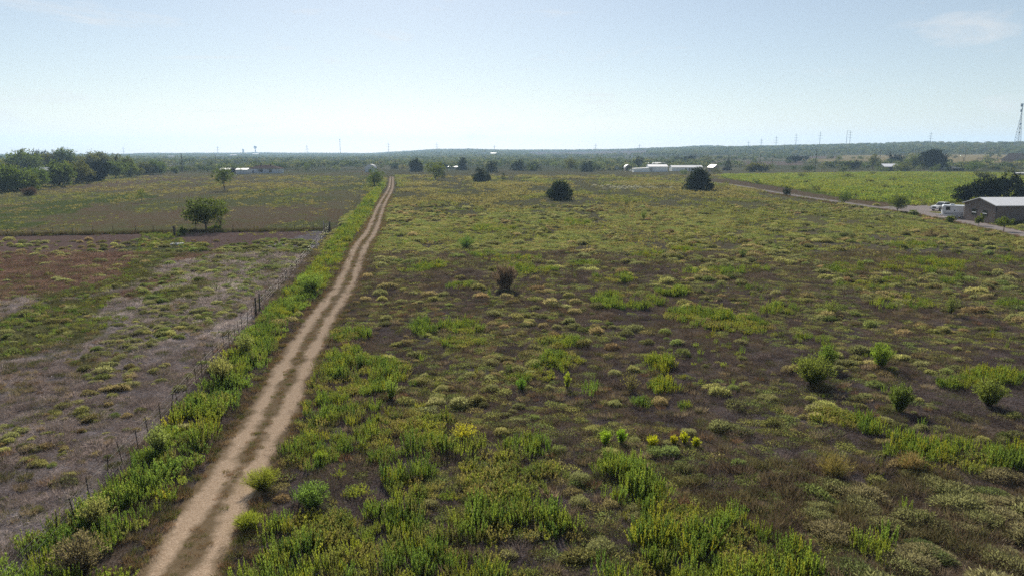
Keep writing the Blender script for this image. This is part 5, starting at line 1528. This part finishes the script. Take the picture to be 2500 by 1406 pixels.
# buildings at the right
k = ppm(G(2160, 418))
p = G(2160, 418)
l2 = thing("lean_to", "open lean-to with a sloping grey roof among dark trees", "shed", p, math.radians(-8))
wl = 30 / k
for x in (0.1, wl / 2, wl - 0.3): MB().box(x, x + .25, 0.1, 0.35, 0, 3.5).build("post", M_GREYWOOD, l2)
MB().box(0, wl, 6, 6.2, 0, 5.2).build("back_wall", M_BLUEWALL, l2)
MB().extrude([(-.8, 3.4), (7.0, 5.7), (7.0, 5.9), (-.8, 3.6)], 'x', -.8, wl + .8).build("roof", M_GROOF, l2)
k = ppm(G(2462, 396))
gable("gabled_barn", "grey steep-gabled barn with dark roof at the picture's edge", 2474, 397, 40 / k, 16, 2.8, 6.4, M_GREYWOOD, M_DARKROOF, math.radians(6), axis='y', over=0.6, openings=(('opening', 'front', 3.0, 6.0, 0.0, 2.4), ('opening', 'front', 8.5, 11.0, 0.0, 2.2)))
p = G(2459, 396.5)
pc = thing("side_porch", "low open porch left of the grey gabled barn", "porch", p)
for x in (0.2, 3.8, 7.2): MB().box(x, x + .2, 0, .2, 0, 2.8).build("post", M_GREYWOOD, pc)
MB().extrude([(0, 2.8), (7.6, 3.4), (7.6, 3.6), (0, 3.0)], 'y', -.3, 6).build("roof", M_DARKROOF, pc)
for nm, lb, a, b, w, h, mt in (("old_trailer", "old grey trailer with sloped nose right of the great dark tree", 2322, 414, 18, 7, M_GREYWOOD), ("old_trailer", "dark old trailer with a pale rim, nearer of the two", 2327, 419, 27, 8, M_DARKROOF), ("white_box", "white box body half hidden under the great dark tree", 2300, 415, 9, 9, M_WHITE)):
    p = G(a, b); k = ppm(p); t = thing(nm, lb, "trailer", p)
    W, H = w / k, h / k
    MB().extrude([(0, .6), (W, .6), (W, H * .85), (W * .75, H), (0, H * .92)], 'y', 0, 2.6).build("body", mt, t)
    MB().box(-.05, W * .8, -.08, 2.7, H * .93, H * .99).build("roof_rim", M_WHITE, t)
    wheel(t, W * .35, -.06, .38); wheel(t, W * .55, -.06, .38)
p = G(1094, 413); k = ppm(p)
gable("low_building", "low building with a glaring white flat roof beside the pointed juniper", 1094, 413, 22 / k, 9, 1.9, 0.5, M_GREYWOOD, M_WROOF, 0.0)
p = G(96, 430); k = ppm(p)
gable("hidden_house", "house in the left tree belt with only its grey roof showing", 92, 430, 30 / k, 9, 3.2, 2.2, M_BLUEWALL, M_GROOF, 0.0)
p = G(2500, 433); k = ppm(p)
gable("white_trailer", "white-topped trailer at the picture's right edge below the gabled barn", 2482, 431, 30 / k, 3, 2.0, 0.3, M_GREYWOOD, M_WROOF, 0.0)
# far bright roofs
farb = [(412, 390, 14, 3.2, "long bright roof far off, right of the tree belt"), (505, 388, 7, 2.6, "small far white house, left of the hill cluster"), (527, 386, 9, 2.4, "faint white roof in the hill cluster"), (539, 387.5, 8, 2.6, "far white roof left of the water tower's foot"), (558, 388, 9, 2.4, "low far white roof behind the sheds"), (562, 384.5, 16, 3, "widest bright roof of the hill cluster"),
        (583, 381.5, 6, 2, "small far roof under the grey block tower"), (617, 380.5, 14, 2.2, "flat bright roof under the water tower"), (1164, 380, 6, 2.2, "faint far roof left of the twin white houses"), (1176, 380.5, 3.5, 3, "left one of the twin far white houses"), (1182, 380.5, 3.5, 3, "right one of the twin far white houses"), (1198, 380, 14, 2, "long far roof right of the twin white houses"), (1277, 381, 4, 2.2, "lone far white house above the green valley")]
for a, b, w, h, lb in farb:
    p = G(a, b); k = ppm(p); W, H = w / k, h / k
    t = thing("far_building", lb, "building", p + np.array([0, 0, 5]), 0, "bright roofs on the far slopes")
    MB().box(0, W, 0, W * .4, -6, H * .55).build("wall", M_WHITE, t)
    slab_roof(MB(), 0, W, 0, W * .4, H * .55 + .01, H * .5, .4, .3).build("roof", M_WROOF, t)

# ------------------------------------------------------------------ poles, towers
def lean_of(px): return 0.0


def pole(label, px, ybase, ytop, arms=1, r=0.22, lean=0.0, trans=False):
    p = G(px, ybase); k = ppm(p); H = (ybase - ytop) / k
    t = thing("utility_pole", label, "pole", p, 0, "utility poles")
    MB().tube([(0, 0, -.3), (lean * H * .5, 0, H * .5), (lean * H, 0, H)], [r * 1.2, r, r * .75], 8).build("shaft", M_WOODPOLE, t)
    for i in range(arms):
        z = H * (.95 - .07 * i)
        MB().box(lean * H - H * .085, lean * H + H * .085, -.1, .1, z - .1, z + .1).build("crossarm", M_WOODPOLE, t)
        for s in (-1, 1): MB().tube([(lean * H + s * H * .075, 0, z + .1), (lean * H + s * H * .075, 0, z + .45)], .08, 6).build("insulator", M_STEEL, t)
    return t


tp = pole("tall dark pole with a transformer at the tree belt's right end", 446, 421, 375, 0, .28)
MB().tube([(.55, 0, 11), (.55, 0, 12.2)], .3, 8).build("transformer", M_STEEL, tp)
for a in [("second pole right of the tree belt, shorter", 465, 418, 388), ("pole behind the leaning mesquite's crown", 528, 413, 381), ("short pole above the left white-roofed shed", 549, 411, 388), ("pole rising behind the white-roofed shed", 592, 411, 385), ("pole at the ranch house roof's left end", 604, 412, 385),
          ("lone pole right of the ranch house", 698, 416, 392), ("pole at the end of the track", 965, 409, 384), ("lone pole left of the olive tree clump", 1351, 398, 373), ("left pole behind the mobile home", 1679, 402, 376), ("right pole behind the mobile home", 1697, 402, 376), ("short pole past the mobile home's right end", 1707, 404, 386),
          ("pole above the pointed juniper", 1777, 414, 380), ("pole in the pale shrub thicket, left", 1855, 410, 378), ("pole in the pale shrub thicket, right", 1885, 410, 380), ("tall lone pole over the green plot", 1990, 416, 366), ("far pole behind the mesquite clump", 1967, 396, 371), ("far pole left of the ragged tree", 2148, 397, 367), ("far pole right of the ragged tree", 2173, 392, 365),
          ("pole on the tan field's fence", 2355, 394, 362), ("short pole beside the old trailers", 2349, 415, 386), ("leaning far pole on the tan field", 2434, 391, 362)]:
    pole(*a, arms=1, lean=0.10 if "leaning far" in a[0] else 0.0)
pole("leaning pole rising from the tree belt", 224, 425, 372, 0, .25, lean=-0.10)


def pylon(label, px, ytop, h_px, arms=3, y_foot=None, twin=False):
    """transmission structure on the ridge: it stands where the skyline is, its top at photo row ytop"""
    az = math.atan2((px - 1250) / FPX, 1 / CT)
    r = float(np.interp(az, _caz, _R4)) * 0.93
    x, y = r * math.sin(az), r * math.cos(az)
    z0 = float(zg(x, y)); z1 = CAM_H + r * y_to_slope(px, ytop)
    H = z1 - z0; k = ppm((x, y, z0))
    t = thing("transmission_tower", label, "tower", (x, y, z0), 0, "transmission towers along the ridge")
    w = 1.1 / k * 0.9
    for s in ((-1, 1) if twin else (0,)):
        MB().tube([(s * 4.2 / k, 0, -2), (s * 4.2 / k, 0, H)], [w * .6, w * .35], 6).build("shaft", M_TOWER, t)
    for i in range(arms):
        z = H - (4 + i * 6) / k
        q = (5.5 if i else 4.5) / k
        sh = 4.2 / k if twin else 0
        MB().box(-q + sh, q + sh, -w * .2, w * .2, z - w * .2, z + w * .2).build("crossarm", M_TOWER, t)
    if twin: MB().box(-4.2 / k, 4.2 / k, -w * .2, w * .2, H - w * .4, H).build("crossarm", M_TOWER, t)
    return t


for a in [("far transmission tower over the tree belt's right end", 302, 360, 14), ("far transmission tower left of the water tower", 532, 357, 14), ("far transmission tower between water tower and mast", 750, 355, 14), ("far transmission tower over the track's end", 949, 349, 18), ("far transmission tower on the middle hill", 1067, 349, 14), ("faint transmission tower right of the middle hill", 1207, 355, 10),
          ("faint transmission tower above the purple slope, left", 1454, 352, 8), ("faint transmission tower above the purple slope, right", 1561, 352, 8), ("smallest transmission tower of the right-hand line", 1826, 345, 9), ("second transmission tower of the right-hand line", 1857, 339, 15), ("third transmission tower of the right-hand line", 1893, 333, 22), ("fourth transmission tower of the right-hand line", 1941, 327, 28), ("tallest single transmission tower of the right-hand line", 1999, 322, 32), ("lone transmission tower above the great dark tree", 2268, 323, 24)]:
    pylon(*a)
pylon("twin-legged transmission tower at the right-hand line's near end", 2068, 320, 32, 3, twin=True)


def on_ridge(px, f=0.95):
    az = math.atan2((px - 1250) / FPX, 1 / CT)
    r = float(np.interp(az, _caz, _R4)) * f
    x, y = r * math.sin(az), r * math.cos(az)
    z0 = float(zg(x, y))
    return np.array([x, y, z0]), r


def lathe(mb, prof, n=16):
    V = [(r * math.cos(6.2832 * k / n), r * math.sin(6.2832 * k / n), z) for r, z in prof for k in range(n)]
    F = [(i * n + k, i * n + (k + 1) % n, (i + 1) * n + (k + 1) % n, (i + 1) * n + k) for i in range(len(prof) - 1) for k in range(n)]
    return mb.add(V, F)


p, r = on_ridge(624); H = CAM_H + r * y_to_slope(624, 356.5) - p[2]; k = ppm(p)
wt = thing("water_tower", "grey bulb-topped water tower on the far ridge", "water tower", p)
MB().tube([(0, 0, -3), (0, 0, H - 5 / k)], [1.2 / k, .9 / k], 12).build("column", M_WATERTANK, wt)
b_ = H - 6.5 / k
lathe(MB(), [(1.0 / k, b_ - 1.5 / k), (2.6 / k, b_ + .8 / k), (3.6 / k, b_ + 2.6 / k), (3.6 / k, b_ + 3.6 / k), (2.6 / k, b_ + 5.4 / k), (.9 / k, b_ + 6.4 / k), (0.02, b_ + 6.5 / k)]).build("tank", M_WATERTANK, wt)
p, r = on_ridge(594); H = CAM_H + r * y_to_slope(594, 364.5) - p[2]; k = ppm(p)
bt = thing("block_tower", "grey block-shaped tank tower left of the water tower", "tower", p)
MB().box(-1.5 / k, 1.5 / k, -1.5 / k, 1.5 / k, -3, H * .55).build("base", M_WATERTANK, bt); lathe(MB(), [(0.02, H * .5), (1.9 / k, H * .5), (1.9 / k, H), (0.02, H + .4 / k)]).build("tank", M_WATERTANK, bt)
p, r = on_ridge(831); H = CAM_H + r * y_to_slope(832, 340) - p[2]; k = ppm(p)
ms = thing("antenna_mast", "thin antenna mast with a dish on top right of the water tower", "mast", p)
MB().tube([(0, 0, -3), (0, 0, H)], [.7 / k, .45 / k], 6).build("shaft", M_TOWER, ms)
for z, s in ((H - 1 / k, 1.3), (H - 6 / k, .8)): MB().tube([(-s / k, -1, z), (s / k, -1, z)], 1.2 / k * s * .6, 8).build("antenna", M_TOWER, ms)

# lattice tower at the right edge
p, r = on_ridge(2481, 0.8); H = CAM_H + r * y_to_slope(2491, 256) - p[2]; k = ppm(p)
lt = thing("lattice_tower", "tall tapering lattice radio tower at the picture's right edge", "tower", p)
b0 = 9.0 / k
lv = [(0, 1.0), (.25, .74), (.5, .46), (.72, .2), (.82, .12), (1, .10)]
def leg_at(i, t): 
    a = 2.1 + 2.0944 * i; w = b0 * np.interp(t, [q[0] for q in lv], [q[1] for q in lv])
    return (w * math.cos(a), w * math.sin(a), H * t)
for i in range(3): MB().tube([leg_at(i, q[0]) for q in lv], [.34, .32, .28, .25, .25, .22], 5).build("leg", M_TOWER, lt)
br = MB(); nn = 16
for j in range(nn):
    t0, t1 = j / nn, (j + 1) / nn
    for i in range(3):
        br.tube([leg_at(i, t0), leg_at((i + 1) % 3, t1)], .12, 4); br.tube([leg_at((i + 1) % 3, t0), leg_at(i, t1)], .12, 4); br.tube([leg_at(i, t1), leg_at((i + 1) % 3, t1)], .2, 4)
br = br.build("bracing", M_TOWER, lt); br["kind"] = "stuff"
for t_, i, s in ((.36, 1, 1.6), (.46, 1, 1.6), (.55, 1, 1.8), (.86, 0, 2.6), (.985, 0, 3.2)):
    c = Vector(leg_at(i, t_)); MB().tube([(c.x - s * .5, c.y - 1.5, c.z - s), (c.x - s * .5, c.y - 1.5, c.z + s)], s * .75, 8).build("antenna", M_TOWER, lt)

# ------------------------------------------------------------------ fences
rngF = np.random.default_rng(3)


def tpost_mesh(h, r=0.028):
    mb = MB(); mb.box(-r, r, -.006, .006, -.3, h); mb.box(-.006, .006, 0, r * 1.3, -.3, h)
    return mb.mesh("post", M_RUST)


TP = [tpost_mesh(h) for h in (1.25, 1.35, 1.18)]


def fence(label, A, B, step, wires, thick=(), name="wire_fence", big=0.9, fat=1.0):
    A, B = np.array(A), np.array(B); Ln = np.linalg.norm(B - A); d = (B - A) / Ln
    t = thing(name, label, "fence", (A[0], A[1], float(zg(A[0], A[1]))))
    s = 0.0
    while s < Ln:
        q = A + d * s + rngF.normal(size=2) * 0.05
        o = link("post", TP[rngF.integers(0, 3)], t, (q[0] - A[0], q[1] - A[1], float(zg(q[0], q[1])) - float(zg(A[0], A[1]))), rngF.random() * 3, (big * fat, big * fat, big))
        o.rotation_euler = (rngF.normal() * .05, rngF.normal() * .05, rngF.random() * 3)
        s += step * (0.85 + 0.3 * rngF.random())
    for w in thick:
        q = A + d * w
        MB().tube([(0, 0, -.3), (.03, 0, .8), (.02, .02, 1.75)], [.085, .08, .07], 8).build("timber_post", M_WOODPOLE, t, (q[0] - A[0], q[1] - A[1], 0))
    n = int(Ln / 6) + 2
    for z in wires:
        pts = [((d * Ln * i / (n - 1))[0], (d * Ln * i / (n - 1))[1], z + rngF.normal() * .012) for i in range(n)]
        MB().tube(pts, 0.005, 4).build("wire", M_WIRE, t)
    return t


f0, f1 = (fence_x(14.0), 14.0), tuple(XF_B)
fl = np.hypot(f1[0] - f0[0], f1[1] - f0[1])
fence("rusty steel-post wire fence running along the track's left verge", f0, f1, 1.75, (.35, .65, .95, 1.15), (fl * .40, fl * .415, fl * .985, fl), fat=0.8, big=1.0)
fence("thin wire cross fence dividing the left pasture", tuple(flat(-150, 580)), tuple(XF_B), 3.6, (.4, .75, 1.05), fat=1.5, big=1.15)
p = G(427, 578); k = ppm(p)
MBp = MB().tube([(0, 0, -.2), (-.05, 0, 1.2), (-.1, 0, 25 / k)], [.22, .20, .18], 8).build("corner_post", M_WOODPOLE, None, p)
tag(MBp, "thick dark timber post on the cross fence near the mesquite pair", "post")
p = G(806, 563)
ca = thing("fence_brace", "grey timber corner brace where the two wire fences meet", "fence brace", p)
for x, y in ((0, 0), (-1.6, 1.2), (-.8, -1.6)): MB().tube([(x, y, -.2), (x * .97, y, 1.75)], [.13, .11], 8).build("post", M_GREYWOOD, ca)
MB().tube([(0, 0, 1.2), (-1.6, 1.2, 1.2)], .08, 6).build("rail", M_GREYWOOD, ca); MB().tube([(0, 0, .2), (-.8, -1.6, 1.3)], .07, 6).build("brace", M_GREYWOOD, ca)
la, lb_ = flat(1880, 477), flat(2340, 549)
fence("thin wire fence between the right field and the gravel lane", tuple(la + np.array([-5, 0])), tuple(lb_ + np.array([-5, 0])), 4.0, (.4, .8, 1.1), fat=1.1)
fa, fb = G(2385, 390), G(2450, 391)
t = thing("rail_fence", "dark rail fence on the tan field before the gabled barn", "fence", fa)
v = fb - fa; n = 18
pm = MB().box(-.15, .15, -.15, .15, -.3, 2.2).mesh("post", M_WOODPOLE)
for i in range(n + 1): link("post", pm, t, v * i / n)
for z in (.8, 1.7): MB().tube([(0, 0, z), (v[0] / 2, v[1] / 2, v[2] / 2 + z), (v[0], v[1], v[2] + z)], .12, 5).build("rail", M_WOODPOLE, t)

# rubble heap by the cross fence
rngR = np.random.default_rng(17)
c0 = G(428, 598); k = ppm(c0)
for i in range(16):
    q = c0[:2] + rngR.normal(size=2) * np.array([11 / k, 9 / k])
    s = 0.2 + 0.45 * rngR.random()
    d = sph(rngR, 26, -1.0); d = d / np.abs(d).max(1, keepdims=True) ** 0.55
    V = d * np.array([s, s * .7, s * .35]) * (0.8 + .35 * rngR.random((len(d), 1)))
    import bmesh
    bm = bmesh.new()
    for vv in V: bm.verts.new(vv)
    bmesh.ops.convex_hull(bm, input=bm.verts)
    for vv in [v_ for v_ in bm.verts if not v_.link_faces]: bm.verts.remove(vv)
    me = bpy.data.meshes.new("rubble_slab"); bm.to_mesh(me); bm.free(); me.materials.append(M_CONC)
    o = link("rubble_slab", me, None, (q[0], q[1], float(zg(*q)) + s * .15), rngR.random() * 6)
    tag(o, "pale broken concrete slab in the rubble heap by the cross fence", "rubble", "rubble heap by the cross fence")

# ------------------------------------------------------------------ the air
def haze():
    m, nt, out = new_mat("haze_air")
    pv = N(nt, "ShaderNodeVolumePrincipled")
    pv.inputs["Color"].default_value = (0.48, 0.71, 1.0, 1)
    pv.inputs["Density"].default_value = 1.1e-4
    pv.inputs["Anisotropy"].default_value = 0.2
    nt.links.new(pv.outputs[0], out.inputs["Volume"])
    zmin = min(-60.0, min(_z4) - 60)
    o = MB().box(-9900, 9900, -9900, 9900, zmin, 230).build("haze", m)
    tag(o, "thin blue haze lying over the whole plain", "haze", kind="stuff")


haze()
